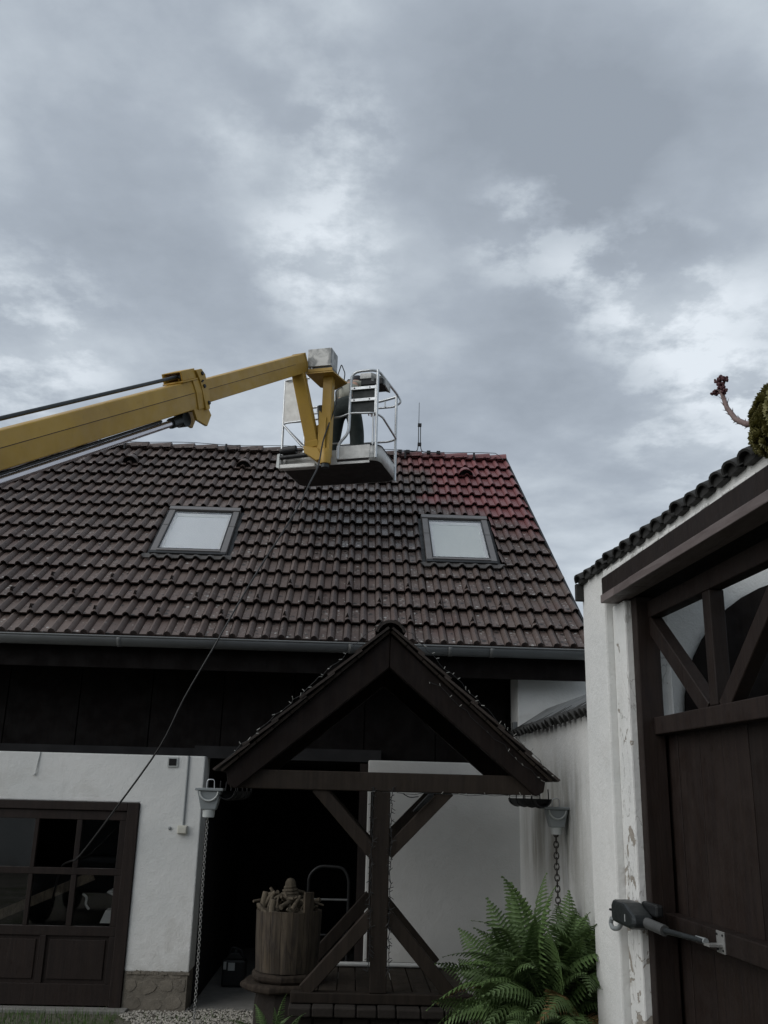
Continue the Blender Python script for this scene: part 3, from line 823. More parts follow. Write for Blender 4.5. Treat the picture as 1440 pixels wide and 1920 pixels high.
# lightning conductor on the ridge
lr = empty('lightning_rod', (0.87, 13.46, 7.0))
tag(lr, 'thin lightning rod and ridge wire standing on the roof ridge right of the lift cage', 'lightning rod')
part('rod', MB().tube([(0.862, 13.47, 7.14), (0.866, 13.47, 7.86)], 0.006, 6, r1=0.004), M_DARKSTEEL, lr)
part('rod', MB().tube(rounded([(0.50, 13.46, 7.035), (0.845, 13.46, 7.035), (0.862, 13.47, 7.16), (0.862, 13.47, 7.48)], 0.07), 0.007, 6), M_DARKSTEEL, lr)
part('rod', MB().tube(rounded([(1.20, 13.46, 7.035), (0.91, 13.46, 7.035), (0.892, 13.47, 7.16), (0.892, 13.47, 7.48)], 0.07), 0.007, 6), M_DARKSTEEL, lr)
for x, z in ((0.58, 7.035), (0.70, 7.035), (1.02, 7.035), (1.17, 7.035), (0.877, 7.16), (0.877, 7.48)):
    part('clamp', MB().box((x - 0.028, 13.44, z - 0.022), (x + 0.028, 13.49, z + 0.022)), M_BLACK, lr)
for x in (-3.62, -2.08, 0.66, 1.72, -0.6):
    part('wire_holder', MB().box((x - 0.014, 13.44, 6.92), (x + 0.014, 13.47, 7.05)), M_BLACK, lr)
wire = []
for j in range(41):
    x = -5.6 + (2.05 + 5.6) * j / 40; wire.append((x, 13.455, 7.045 + 0.012 * math.sin(x * 4.1)))
wire += [(2.12, 13.44, 7.0), (2.16, 13.40, 6.93)]
part('wire', MB().tube(wire, 0.005, 5), M_DARKSTEEL, lr)

# ================================================================== GARDEN WALL (right, low)
gwall = empty('garden_wall', (1.75, 8.4, 0))
tag(gwall, 'stained white garden wall with tiled coping between the house and the gate pillar', 'wall')
P0, P1 = V((1.70, 9.92, 0)), V((1.80, 6.7, 0))
gdir = (P1 - P0).normalized(); gnor = V((-1, 0, 0)); gnor = (gnor - gdir * gnor.dot(gdir)).normalized(); GL = (P1 - P0).length
def gf(s, n, z): return P0 + gdir * s + gnor * n + V((0, 0, z))
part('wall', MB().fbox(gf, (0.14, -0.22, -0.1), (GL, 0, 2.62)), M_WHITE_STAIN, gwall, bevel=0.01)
t = MB().add([gf(0.1, 0.0, 2.69), gf(GL, 0.0, 2.69), gf(GL, -0.30, 2.88), gf(0.1, -0.30, 2.88), gf(0.1, 0.0, 2.675), gf(GL, 0.0, 2.675), gf(GL, -0.30, 2.865), gf(0.1, -0.30, 2.865)],
             [(0, 1, 2, 3), (7, 6, 5, 4), (0, 4, 5, 1), (1, 5, 6, 2), (2, 6, 7, 3), (3, 7, 4, 0)])
part('metal_flashing', t, M_GUTTER, gwall)
def barrel_mesh(r, L, th, n=7, hgt=1.0):
    t = MB(); v = []
    for y in (0.0, L):
        for rr in (r, r - th):
            for j in range(n + 1):
                a = math.pi * j / n; v.append((-math.cos(a) * rr, y, math.sin(a) * rr * hgt))
    n1 = n + 1
    t.add(v, [(j, j + 1, 2 * n1 + j + 1, 2 * n1 + j) for j in range(n)] + [(n1 + j + 1, n1 + j, 3 * n1 + j, 3 * n1 + j + 1) for j in range(n)], True)
    t.add(v, [(j + 1, j, n1 + j, n1 + j + 1) for j in range(n)])
    return t
bt_small = mesh('coping_tile', barrel_mesh(0.072, 0.22, 0.02, 5, 1.0), M_OLDTILE)
for j in range(20):
    s = 0.12 + j * 0.158
    if s > GL - 0.05: break
    mw = Matrix.Identity(4)
    X, Y_ = gdir, (-gnor * 0.86 + V((0, 0, 0.5))).normalized(); Z_ = X.cross(Y_)
    if Z_.z < 0: X = -X; Z_ = X.cross(Y_)
    p = gf(s, 0.055 + random.uniform(-.008, .008), 2.580 + random.uniform(-.008, .008))
    for i in range(3): mw[i][0], mw[i][1], mw[i][2], mw[i][3] = X[i], Y_[i], Z_[i], p[i]
    inst('coping_tile', bt_small, mw, gwall)
part('end_cap', MB().fbox(gf, (0.0, -0.1, 2.60), (0.09, 0.05, 2.74)), M_GUTTER, gwall, bevel=0.01)

# ================================================================== GATE WALL AND GATE
tg = R(3.5); G0 = V((1.68, 6.82, 0)); ga = V((math.sin(tg), -math.cos(tg), 0)); gn = V((-math.cos(tg), -math.sin(tg), 0))
def gp(s, n, z): return G0 + ga * s + gn * n + V((0, 0, z))
gate_wall = empty('gate_wall', G0)
tag(gate_wall, 'white plastered gate pillar and lintel with cracked plaster under dark coping tiles', 'wall')
GWL = 5.3
part('pillar', MB().fbox(gp, (0, -0.36, -0.1), (0.496, 0, 3.56)), M_WHITE, gate_wall, bevel=0.015)
part('jamb', MB().fbox(gp, (0.497, -0.36, -0.1), (0.734, -0.055, 3.275)), M_PEEL, gate_wall, bevel=0.012)
part('pillar', MB().fbox(gp, (4.85, -0.36, -0.1), (GWL, 0, 3.56)), M_WHITE, gate_wall, bevel=0.015)
part('plaster_band', MB().fbox(gp, (0.497, -0.30, 3.463), (4.848, 0.0, 3.57)), M_WHITE, gate_wall)
part('lintel_beam', MB().fbox(gp, (0.545, -0.30, 3.338), (4.846, 0.03, 3.462)), M_GATE, gate_wall, bevel=0.008)
# broken plaster edge above the beam
t = MB()
for j in range(26):
    s = 0.56 + j * 0.085
    hh = 0.012 + 0.014 * random.random() + (0.03 * max(0, 1 - j / 7.0))
    t.fbox(gp, (s, -0.01, 3.462), (s + 0.085, random.uniform(0.012, 0.026), 3.462 + hh))
part('broken_plaster', t, M_MORTAR if False else M_PEEL, gate_wall, bevel=0.004)
for a, b_ in ((0.56, 0.83), (0.835, 1.12), (1.125, 4.84)):
    part('lintel_board', MB().fbox(gp, (a, -0.10, 3.282), (b_, 0.05 - (0.004 if a < 1 else 0), 3.337)), M_PINK, gate_wall, bevel=0.004)
part('lintel_soffit', MB().fbox(gp, (0.5, -0.42, 3.30), (4.85, -0.11, 3.334)), M_BLACKWOOD, gate_wall)
part('passage_roof', MB().prism([gp(-0.1, -0.36, 3.52), gp(-0.1, -0.95, 3.72), gp(-0.1, -0.95, 3.76), gp(-0.1, -0.36, 3.56)], ga * 5.3), M_BLACKWOOD, gate_wall)
part('gate_post', MB().fbox(gp, (0.738, -0.25, -0.1), (0.832, -0.10, 3.28)), M_GATE, gate_wall, bevel=0.006)
# coping tiles
bt_big = mesh('coping_tile', barrel_mesh(0.077, 0.55, 0.018, 7, 0.66), M_OLDTILE)
for j in range(31):
    s = 0.10 + j * 0.167
    if s > GWL: break
    mw = Matrix.Identity(4)
    Y_ = (-gn * 0.9 + V((0, 0, 0.42))).normalized(); X = -ga; Z_ = X.cross(Y_)
    if Z_.z < 0: X = -X; Z_ = X.cross(Y_)
    p = gp(s, 0.048 + random.uniform(-.012, .012), 3.534 + random.uniform(-.006, .006))
    for i in range(3): mw[i][0], mw[i][1], mw[i][2], mw[i][3] = X[i], Y_[i], Z_[i], p[i]
    inst('coping_tile', bt_big, mw @ Matrix.Rotation(random.uniform(-.05, .05), 4, 'Y') @ Matrix.Rotation(random.uniform(-.02, .02), 4, 'Z'), gate_wall)
t = MB().add([gp(0.05, 0.018, 3.550), gp(GWL, 0.018, 3.550), gp(GWL, -0.42, 3.70), gp(0.05, -0.42, 3.70), gp(0.05, 0.018, 3.537), gp(GWL, 0.018, 3.537), gp(GWL, -0.42, 3.68), gp(0.05, -0.42, 3.68)],
             [(0, 1, 2, 3), (7, 6, 5, 4), (0, 4, 5, 1), (1, 5, 6, 2), (2, 6, 7, 3), (3, 7, 4, 0)])
for j in range(31):
    s = 0.10 + j * 0.167
    if s > GWL: break
    hz = random.uniform(-0.010, 0.006)
    t.prism([gp(s + math.cos(math.pi * q / 8) * 0.064, 0.038, 3.536 + math.sin(math.pi * q / 8) * 0.040) for q in range(9)] + [gp(s - 0.045, 0.038, 3.522 + hz), gp(s + 0.05, 0.038, 3.528 + hz)], gn * -0.06)
part('pan_tiles', t, M_OLDTILE, gate_wall)
part('end_tile', MB().fbox(gp, (0.012, -0.3, 3.40), (0.05, 0.06, 3.53)), M_OLDTILE, gate_wall, bevel=0.008)

# passage behind the gate, seen over the gate leaf
pw = empty('passage_wall', (2.9, 6.95, 0))
tag(pw, 'white wall with a dark round arch seen through the open top of the gate', 'wall')
part('wall', MB().prism([(1.98, 6.9, -0.1), (5.2, 6.9, -0.1), (5.2, 6.9, 4.3), (3.2, 6.9, 4.1), (2.5, 6.9, 3.75), (1.98, 6.9, 3.58)], (0, 0.2, 0)), M_WHITE, pw)
arch = [(2.42, 6.86, 0.0)] + [(3.5 - 1.08 * math.cos(math.pi * j / 22), 6.86, 2.58 + 1.08 * math.sin(math.pi * j / 22)) for j in range(23)] + [(4.58, 6.86, 0.0)]
part('arched_door', MB().prism(arch, (0, 0.035, 0)), M_RAFTER, pw)
part('corner_post', MB().box((1.95, 6.78, 0), (2.21, 6.89, 3.5)), M_BROWN, pw)

gate = empty('wooden_gate', gp(1.7, -0.2, 0))
tag(gate, 'tall dark brown boarded gate with an open braced top, right edge of the yard', 'gate')
def leaf(s0, s1, flip):
    F, Bk = -0.18, -0.27
    rl = lambda a, b_, z0, z1, nm, f=F: part(nm, MB().fbox(gp, (a, Bk, z0), (b_, f, z1)), M_GATE, gate, bevel=0.006)
    rl(s0, s1, 3.142, 3.252, 'rail'); rl(s0, s1, 2.395, 2.502, 'rail'); rl(s0, s1, 1.245, 1.352, 'rail'); rl(s0, s1, 0.08, 0.2, 'rail', F + .003)
    for a in (s0 + 0.002, s1 - 0.115): rl(a, a + 0.11, 2.503, 3.141, 'stile', F - .004)
    mid = (s0 + s1) / 2
    rl(mid - 0.05, mid + 0.05, 2.503, 3.141, 'stile', F - 0.003)
    for sg_ in (-1, 1):
        e_ = s0 + 0.05 if sg_ < 0 else s1 - 0.05
        a, b_ = gp(mid + sg_ * 0.10, -0.226, 2.48), gp(e_ + (-sg_) * 0.04, -0.226, 3.16)
        part('brace', MB().beam(a, b_, 0.082, 0.105, up=gn.cross((b_ - a).normalized()), bev=0.004), M_GATE, gate)
    s = s0; ws = [0.30, 0.31, 0.32, 0.30, 0.32, 0.31, 0.34]; k = 0
    while s < s1 - 0.02:
        w = min(ws[k % 7], s1 - s); k += 1
        part('plank', MB().fbox(gp, (s + 0.003, Bk - 0.028, 0.05), (s + w - 0.003, Bk - 0.002 + random.uniform(-.003, .001), 2.44)), M_GATE, gate, bevel=0.003)
        s += w
leaf(0.66, 2.75, 1)
leaf(2.77, 4.80, -1)

# gate opener
op = empty('gate_opener', gp(0.8, 0.02, 1.33))
tag(op, 'dark electric gate opener with a telescopic arm fixed to the white jamb and gate rail', 'gate opener')
def opf(s, n, z): return gp(s, n, z)
ob = MB()
ring = [(0.60, 1.30), (0.62, 1.275), (0.92, 1.268), (1.0, 1.29), (0.99, 1.345), (0.82, 1.405), (0.64, 1.405), (0.60, 1.38)]
ob.prism([opf(s, -0.05, z) for s, z in ring], gn * 0.13)
part('motor_housing', ob, M_DARKSTEEL, op, bevel=0.02)
part('housing_cap', MB().fbox(opf, (0.78, -0.10, 1.345), (1.02, -0.052, 1.412)), M_BLACK, op, bevel=0.012)
part('mark', MB().fbox(opf, (0.86, 0.081, 1.305), (0.868, 0.083, 1.345)), M_LPLASTIC, op)
part('arm_tube', MB().tube([opf(0.90, 0.0, 1.318), opf(1.20, -0.03, 1.300)], 0.030, 12), simple('arm_grey', (0.075, 0.078, 0.078), 0.5), op)
part('arm_rod', MB().tube([opf(1.19, -0.03, 1.300), opf(1.55, -0.10, 1.297)], 0.017, 10, r1=0.013), M_DARKSTEEL, op)
part('rod_end', MB().tube([opf(1.47, -0.095, 1.297), opf(1.56, -0.11, 1.297)], 0.017, 8), M_PLASTIC, op)
br = part('bracket', MB().fbox(opf, (1.545, -0.181, 1.245), (1.64, -0.173, 1.352)), M_PLATE, op, bevel=0.002)
part('lug', MB().fbox(opf, (1.55, -0.173, 1.278), (1.62, -0.10, 1.290)), M_PLATE, br)
for z in (1.262, 1.335):
    for s in (1.56, 1.625): part('bolt', MB().lathe([(0.006, 0), (0.006, 0.005)], opf(s, -0.173, z), gn, 6), M_BLACK, br)
part('cable_hook', MB().tube(rounded([opf(0.66, 0.03, 1.275), opf(0.62, 0.04, 1.235), opf(0.54, 0.05, 1.225), opf(0.50, 0.05, 1.25), opf(0.53, 0.05, 1.285)], 0.03), 0.014, 8), M_PLASTIC, op)
part('pin', MB().tube([opf(0.60, 0.05, 1.335), opf(0.53, 0.06, 1.335)], 0.008, 6), M_BLACK, op)

# building on the near side of the yard, behind the photographer (seen mirrored in the door panes)
barn = empty('barn', (0, -6.5, 0))
tag(barn, 'plain barn with white wall and dark roof closing the near side of the yard', 'barn')
part('wall', MB().box((-11, -6.9, -0.1), (9, -6.5, 3.4)), M_WHITE, barn)
part('roof', MB().prism([(-11.3, -6.1, 3.25), (9.3, -6.1, 3.25), (9.3, -10.2, 7.0), (-11.3, -10.2, 7.0)], (0, 0, 0.08)), M_OLDTILE, barn)
part('door', MB().box((-5, -6.52, 0), (-1.5, -6.44, 2.9)), M_GATE, barn)

# houseleek clump on the coping
hk = empty('houseleek', gp(2.95, 0.0, 3.55))
tag(hk, 'green houseleek clump with one leaning flower stalk growing on the gate coping', 'plant')
t = MB()
def rosette(c, nrm_, r):
    a = nrm_.orthogonal().normalized(); b = nrm_.cross(a)
    for ring_, (rr, el, cnt) in enumerate(((1.0, 0.35, 8), (0.7, 0.8, 7), (0.38, 1.2, 5))):
        for j in range(cnt):
            an = 2 * math.pi * (j + 0.5 * ring_) / cnt + random.uniform(-.15, .15)
            d = a * math.cos(an) + b * math.sin(an)
            tip = c + (d * math.cos(el) + nrm_ * math.sin(el)) * r * (0.6 + 0.4 * rr)
            sd_ = d.cross(nrm_) * r * 0.24; m_ = c + (tip - c) * 0.6
            t.add([c - sd_ * .4, m_ - sd_, tip, m_ + sd_, c + sd_ * .4, m_ - nrm_ * r * .14], [(0, 1, 5, 4), (1, 2, 5), (5, 2, 3), (4, 5, 3)], True)
CH = gp(3.19, -0.01, 3.60)
for i in range(900):
    d = V((random.gauss(0, 1), random.gauss(0, 1), random.gauss(0.1, 0.8))).normalized()
    rad = V((0.18, 0.32, 0.165))
    p = CH + V((d.x * rad.x, d.y * rad.y, d.z * rad.z))
    p += d * 0.075 * noise.noise(p * 6)
    if p.z < 3.44: continue
    rosette(p, (d + V((0, 0, 0.35))).normalized(), random.uniform(0.026, 0.044))
part('rosettes', t, M_SEMP, hk, kind='stuff')
core = MB()
nu, nv = 12, 8
vv = []
for i in range(nv + 1):
    th = math.pi * i / nv
    for j in range(nu):
        ph = 2 * math.pi * j / nu
        vv.append(CH + V((0.15 * math.sin(th) * math.cos(ph), 0.28 * math.sin(th) * math.sin(ph), 0.14 * math.cos(th))))
core.add(vv, [(i * nu + j, (i + 1) * nu + j, (i + 1) * nu + (j + 1) % nu, i * nu + (j + 1) % nu) for i in range(nv) for j in range(nu)], True)
part('root_cushion', core, M_CURB, hk)
sp = [gp(2.92, 0.04, 3.665), gp(2.80, 0.05, 3.70), gp(2.70, 0.05, 3.765), gp(2.62, 0.05, 3.86), gp(2.575, 0.05, 3.97)]
st_ = MB().tube(sp, 0.017, 8, r1=0.010)
for i in range(46):
    f_ = i / 45.0 * (len(sp) - 1.001); j = int(f_); p = sp[j].lerp(sp[j + 1], f_ - j); d = (sp[j + 1] - sp[j]).normalized()
    a = d.orthogonal().normalized(); a.rotate(Matrix.Rotation(i * 2.4, 3, d))
    s_ = a.cross(d) * 0.006
    st_.add([p + a * 0.008 - s_, p + a * 0.008 + s_, p + a * 0.024 + d * 0.032], [(0, 1, 2)])
part('flower_stalk', st_, M_SEMPS, hk)
fl = MB(); top = sp[-1]
for (ds, dz, r) in ((-0.055, 0.012, 0.018), (-0.03, 0.055, 0.017), (0.005, 0.06, 0.019), (0.042, 0.045, 0.018), (0.02, 0.0, 0.016), (-0.075, 0.018, 0.015), (0.0, 0.025, 0.018), (0.03, -0.02, 0.014), (0.055, 0.035, 0.013), (-0.04, 0.07, 0.012)):
    q = top + ga * (ds * 1.0) + V((0, 0, dz))
    fl.tube([top - V((0, 0, .012)), q], 0.004, 5)
    for k in range(8):
        o_ = V((random.uniform(-1, 1), random.uniform(-1, 1), random.uniform(-.6, 1))) * r * .75
        fl.lathe([(0.001, -r * .5), (r * .5, -r * .1), (r * .45, r * .25), (0.001, r * .55)], q + o_, (o_.normalized() + V((0, 0, .6))), 6)
part('flower_head', fl, M_SEMPD, hk)

# ================================================================== BOOM LIFT
CX, CY, CZ, CTH = -0.295, 11.2837, 5.8831, -0.28958
cc, cs = math.cos(CTH), math.sin(CTH)
def cw(x, y, z): return V((CX + cc * x - cs * y, CY + cs * x + cc * y, CZ + z))
lift = empty('boom_lift', (-4.9, 1.1, 0))
tag(lift, 'yellow telescopic boom lift with a steel work cage raised above the roof ridge', 'boom lift')
B0, B1 = V((-2.622, 6.435, 4.316)), V((-0.80, 10.62, 7.09))
bd = (B1 - B0).normalized()
bup = (V((0, 0, 1)) - bd * bd.z).normalized(); bs = bd.cross(bup)     # bs points to the right of the boom
def bq(t, a, b): return B0 + bd * t + bs * a + bup * b
LB = (B1 - B0).length
def boom_sec(t0, t1, h, w, fold=0.014):
    pr = [(-w / 2, -h / 2), (w / 2, -h / 2), (w / 2 + fold, h * 0.06), (w / 2, h / 2), (-w / 2, h / 2), (-w / 2 - fold, h * 0.06)]
    return MB().prism([bq(t0, a, b) for a, b in pr], bd * (t1 - t0))
TC = 2.72                                    # collar position along the boom
part('outer_boom', boom_sec(-4.6, TC + 0.02, 0.275, 0.20), M_YEL, lift, bevel=0.008)
part('weld_seam', MB().tube([bq(-4.6, 0.1135, 0.018), bq(TC - .1, 0.1135, 0.018)], 0.0035, 4), M_RED, lift)
part('inner_boom', boom_sec(TC, LB - 0.02, 0.232, 0.16, 0.010), M_YEL, lift, bevel=0.006)
part('weld_seam', MB().tube([bq(TC + .12, 0.0895, 0.014), bq(LB - .35, 0.0895, 0.014)], 0.003, 4), M_RED, lift)
# collar at the end of the outer section
cl = part('boom_collar', boom_sec(TC - 0.13, TC - 0.02, 0.30, 0.225, 0.012), M_YEL, lift, bevel=0.006)
t = MB().prism([bq(TC - 0.02, 0.125, z) for z in (-0.20, 0.20)] + [bq(TC + 0.12, 0.125, z) for z in (0.22, 0.05, -0.20)][::1], bs * -0.25)
part('collar_plate', MB().prism([bq(TC - .02, 0.13, -0.17), bq(TC + .05, 0.13, -0.17), bq(TC + .10, 0.13, -0.02), bq(TC + .10, 0.13, 0.17), bq(TC + .05, 0.13, 0.23), bq(TC - .06, 0.13, 0.23), bq(TC - .02, 0.13, 0.12)], bs * -0.26), M_YEL, cl, bevel=0.005)
for a, b in ((0.04, 0.185), (0.03, 0.06), (0.05, -0.11), (0.0, 0.11), (0.02, 0.115)):
    part('bolt', MB().lathe([(0.022 if b < .1 or b > .15 else .010, 0), (0.018 if b < .1 or b > .15 else .008, 0.012)], bq(TC + a, 0.131, b), bs, 8), M_BLACK, cl)
tb = part('hose_box', MB().fbox(lambda x, y, z: bq(x, y, z), (TC - 0.30, 0.095, 0.155), (TC - 0.05, 0.11, 0.25)).fbox(lambda x, y, z: bq(x, y, z), (TC - 0.30, -0.11, 0.155), (TC - 0.05, -0.095, 0.25)).fbox(lambda x, y, z: bq(x, y, z), (TC - 0.27, -0.095, 0.238), (TC - 0.05, 0.095, 0.25)).fbox(lambda x, y, z: bq(x, y, z), (TC - 0.32, -0.11, 0.14), (TC - 0.05, 0.125, 0.155)), M_YEL, lift, bevel=0.004)
part('feed_tube', MB().tube([bq(-4.5, 0.03, 0.235), bq(TC - 0.1, 0.03, 0.20)], 0.018, 8), M_DARKSTEEL, lift)
part('feed_tube', MB().tube([bq(TC - .28, 0.07, 0.20), bq(TC - 0.1, 0.07, 0.20)], 0.014, 8), M_BLACK, lift)
# hydraulic cylinder below the boom
h0, h1 = V((-2.591, 6.443, 4.075)), V((-1.79, 8.42, 5.375))
hd = (h1 - h0).normalized(); hb = h0 - hd * 3.6
part('cylinder_rod', MB().tube([hb, h1 - hd * 0.04], 0.034, 14), M_CHROME, lift)
part('hydraulic_hose', MB().tube([hb + V((0, 0, .060)), h1 - hd * .3 + V((0, 0, .055))], 0.013, 8), M_BLACK, lift)
part('hydraulic_hose', MB().tube([hb + V((-.02, 0, .085)), h1 - hd * .5 + V((-.02, 0, .075))], 0.008, 8), M_CHROME, lift)
part('rod_eye', MB().tube([h1 - hd * .12, h1 + hd * .05], 0.052, 12).lathe([(0.075, -0.05), (0.075, 0.05)], h1 + hd * .1, bs, 16), M_DARKSTEEL, lift, bevel=0.004)
part('rod_bracket', MB().prism([bq(TC - .20, 0.10, -0.13), bq(TC + .06, 0.10, -0.13), bq(TC + .10, 0.10, -0.24), bq(TC - .02, 0.10, -0.33), bq(TC - .18, 0.10, -0.24)], bs * -0.03).prism([bq(TC - .20, -0.07, -0.13), bq(TC + .06, -0.07, -0.13), bq(TC + .10, -0.07, -0.24), bq(TC - .02, -0.07, -0.33), bq(TC - .18, -0.07, -0.24)], bs * -0.03), M_YEL, lift, bevel=0.004)
# turret and carriage, outside the frame
tb0 = bq(-4.6, 0, 0)
part('turret', MB().box((tb0.x - .45, tb0.y - .55, 0.95), (tb0.x + .45, tb0.y + .35, tb0.z + 0.15)), M_DARKSTEEL, lift, bevel=0.05)
part('chassis', MB().box((tb0.x - .8, tb0.y - 1.3, 0.45), (tb0.x + .8, tb0.y + 1.1, 0.95)), M_DARKSTEEL, lift, bevel=0.05)
for sx_ in (-1, 1):
    for sy_ in (-1.0, 0.8):
        wv = V((tb0.x + sx_ * .72, tb0.y + sy_, 0.36))
        part('wheel', MB().lathe([(0.2, -0.14), (0.34, -0.12), (0.38, -0.07), (0.38, 0.07), (0.34, 0.12), (0.2, 0.14)], wv, (1, 0, 0), 20), M_BLACK, lift)
# jib hanging from the boom tip
JT, JB = cw(-0.30, -0.76, 1.16), cw(-0.13, -0.60, 0.12)
tipc = bq(LB, 0, 0)
part('boom_head', boom_sec(LB - 0.02, LB + 0.015, 0.245, 0.172, 0.006), M_YEL, lift, bevel=0.004)
jb = MB()
top_c = bq(LB - 0.12, 0, -0.10)
jd = (JB - top_c).normalized()
jb.beam(top_c, JB, 0.150, 0.140, up=(cs * -1, cc, 0), bev=0.006)
jib = part('jib', jb, M_YEL, lift)
part('jib_band', MB().beam(JB - jd * 0.10, JB - jd * 0.02, 0.168, 0.158, up=(cs * -1, cc, 0)), M_YEL, jib, bevel=0.004)
def cbox(a, b): return MB().fbox(cw, a, b)
def cprism(pts, ext):
    p0 = cw(0, 0, 0); e_ = cw(*ext) - p0
    return MB().prism([cw(*p) for p in pts], e_)
part('jib_yoke', cprism([(-0.24, -0.70, 0.14), (-0.05, -0.70, 0.10), (0.02, -0.70, -0.04), (-0.06, -0.70, -0.06), (-0.22, -0.70, 0.05)], (0, 0.14, 0)), M_YEL, lift, bevel=0.006)
part('levelling_cylinder', MB().tube([cw(-0.10, -0.52, 0.72), cw(-0.06, -0.52, 0.38)], 0.045, 12).tube([cw(-0.06, -0.52, 0.38), cw(-0.02, -0.52, 0.10)], 0.022, 10), M_DARKSTEEL, lift)
part('jib_gusset', cprism([(-0.15, -0.62, 0.42), (-0.06, -0.62, 0.44), (-0.02, -0.62, 0.52), (0.02, -0.62, 0.50), (0.02, -0.62, 0.02), (-0.05, -0.62, 0.02)], (0, 0.05, 0)), M_YEL, lift, bevel=0.004)
# mast, slewing plate and control cabinet
part('mast', cbox((-0.035, -0.66, 0.02), (0.085, -0.54, 1.06)), M_YEL, lift, bevel=0.008)
part('mast_flange', cprism([(-0.06, -0.67, 0.60), (-0.06, -0.67, 0.02), (0.035, -0.67, -0.02), (0.035, -0.67, 0.50)], (0, -0.012, 0)), M_YEL, lift)
part('rotator_drum', MB().lathe([(0.065, -0.10), (0.065, 0.06), (0.05, 0.09)], cw(0.045, -0.66, 0.0), (0, 0, 1), 14), M_YEL, lift, bevel=0.003)
part('rotator_base', MB().lathe([(0.05, -0.15), (0.05, -0.10)], cw(0.045, -0.66, 0.0), (0, 0, 1), 14), M_DARKSTEEL, lift)
part('slewing_plate', cprism([(-0.22, -0.78, 1.055), (0.13, -0.78, 1.055), (0.20, -0.40, 1.055), (-0.02, -0.24, 1.055), (-0.17, -0.36, 1.055)], (0, 0, 0.018)), M_YEL, lift)
part('plate_lip', cbox((-0.20, -0.785, 1.073), (0.12, -0.765, 1.115)), M_YEL, lift, bevel=0.003)
part('cabinet_base', cbox((-0.14, -0.74, 1.074), (0.10, -0.46, 1.155)), M_DARKSTEEL, lift)
cab = part('control_cabinet', cbox((-0.215, -0.76, 1.156), (0.095, -0.50, 1.40)), M_CAB, lift, bevel=0.008)
part('cabinet_strut', MB().tube([cw(-0.20, -0.74, 1.16), cw(-0.20, -0.74, 1.06)], 0.010, 6).tube([cw(-0.16, -0.74, 1.16), cw(-0.165, -0.74, 1.06)], 0.010, 6), M_STEEL, cab)
# cage platform
HW, HD = 0.65, 0.424
def rrect(z, g_=0.0, rad=0.13, n=5):
    pts = []
    for (cx_, cy_, a0) in ((HW - rad, -HD + rad, -90), (HW - rad, HD - rad, 0), (-HW + rad, HD - rad, 90), (-HW + rad, -HD + rad, 180)):
        for j in range(n + 1):
            a = R(a0 + 90 * j / n); pts.append((cx_ + (rad + g_) * math.cos(a), cy_ + (rad + g_) * math.sin(a), z))
    return pts
part('platform_floor', cprism(rrect(0.0, -0.012), (0, 0, 0.035)), M_UNDER, lift)
ro, ri = rrect(0, 0.0), rrect(0, -0.006)
def wall_strip(idx, z0, z1, mat, nm):
    t = MB()
    for i, j in zip(idx, idx[1:]):
        a, b = ro[i], ro[j]; c, d = ri[j], ri[i]
        t.add([cw(a[0], a[1], z0), cw(b[0], b[1], z0), cw(b[0], b[1], z1), cw(a[0], a[1], z1), cw(d[0], d[1], z0), cw(c[0], c[1], z0), cw(c[0], c[1], z1), cw(d[0], d[1], z1)],
              [(0, 1, 2, 3), (5, 4, 7, 6), (3, 2, 6, 7), (1, 0, 4, 5)], True)
    return part(nm, t, mat, lift)
wall_strip(list(range(0, 7)), 0.0, 0.205, M_SHEET, 'toe_board')           # rounded right front corner and right side
wall_strip(list(range(6, 19)) , 0.0, 0.205, M_SHEET, 'toe_board')
wall_strip(list(range(18, 24)), 0.0, 0.205, M_SHEET, 'toe_board')
part('toe_board', cbox((0.115, -HD - 0.006, 0.035), (0.53, -HD + 0.004, 0.205)), M_SHEET, lift, bevel=0.002)
part('toe_board', cbox((-0.53, -HD - 0.004, 0.0), (0.113, -HD + 0.004, 0.16)), M_SHEET, lift, bevel=0.002)
part('rim_strip', MB().tube([cw(p[0], p[1], 0.207) for p in ro[0:7]], 0.008, 6), M_DARKSTEEL, lift)
part('platform_edge', cbox((-0.53, -HD - 0.008, -0.03), (0.53, -HD + 0.002, 0.0)), M_SHEET, lift)
part('corner_patch', MB().add([cw(p[0] * 1.0, p[1] - .003, 0.04) for p in ro[0:4]] + [cw(p[0], p[1] - .003, 0.09) for p in ro[0:4]], [(j, j + 1, 5 + j, 4 + j) for j in range(3)], True), M_CAB, lift)
part('front_bumper', cbox((-0.62, -0.53, -0.075), (-0.13, -0.43, -0.02)).fbox(cw, (-0.62, -0.53, -0.02), (-0.585, -0.43, 0.10)), M_SHEET, lift, bevel=0.01)
part('bumper_plate', cprism([(-0.64, -0.52, 0.12), (-0.60, -0.54, 0.12), (-0.60, -0.54, -0.07), (-0.655, -0.50, -0.04)], (0.004, 0.06, 0)), M_LPLASTIC, lift)
part('rotator_motor', MB().tube([cw(-0.57, -0.5, 0.165), cw(-0.40, -0.5, 0.175)], 0.055, 14).tube([cw(-0.61, -0.5, 0.16), cw(-0.57, -0.5, 0.165)], 0.035, 10), M_BLACK, lift, bevel=0.004)
part('rotator_motor', MB().tube([cw(-0.60, -0.52, 0.07), cw(-0.15, -0.52, 0.09)], 0.028, 10).tube([cw(-0.40, -0.5, 0.165), cw(-0.15, -0.5, 0.17)], 0.014, 8), M_BLACK, lift)
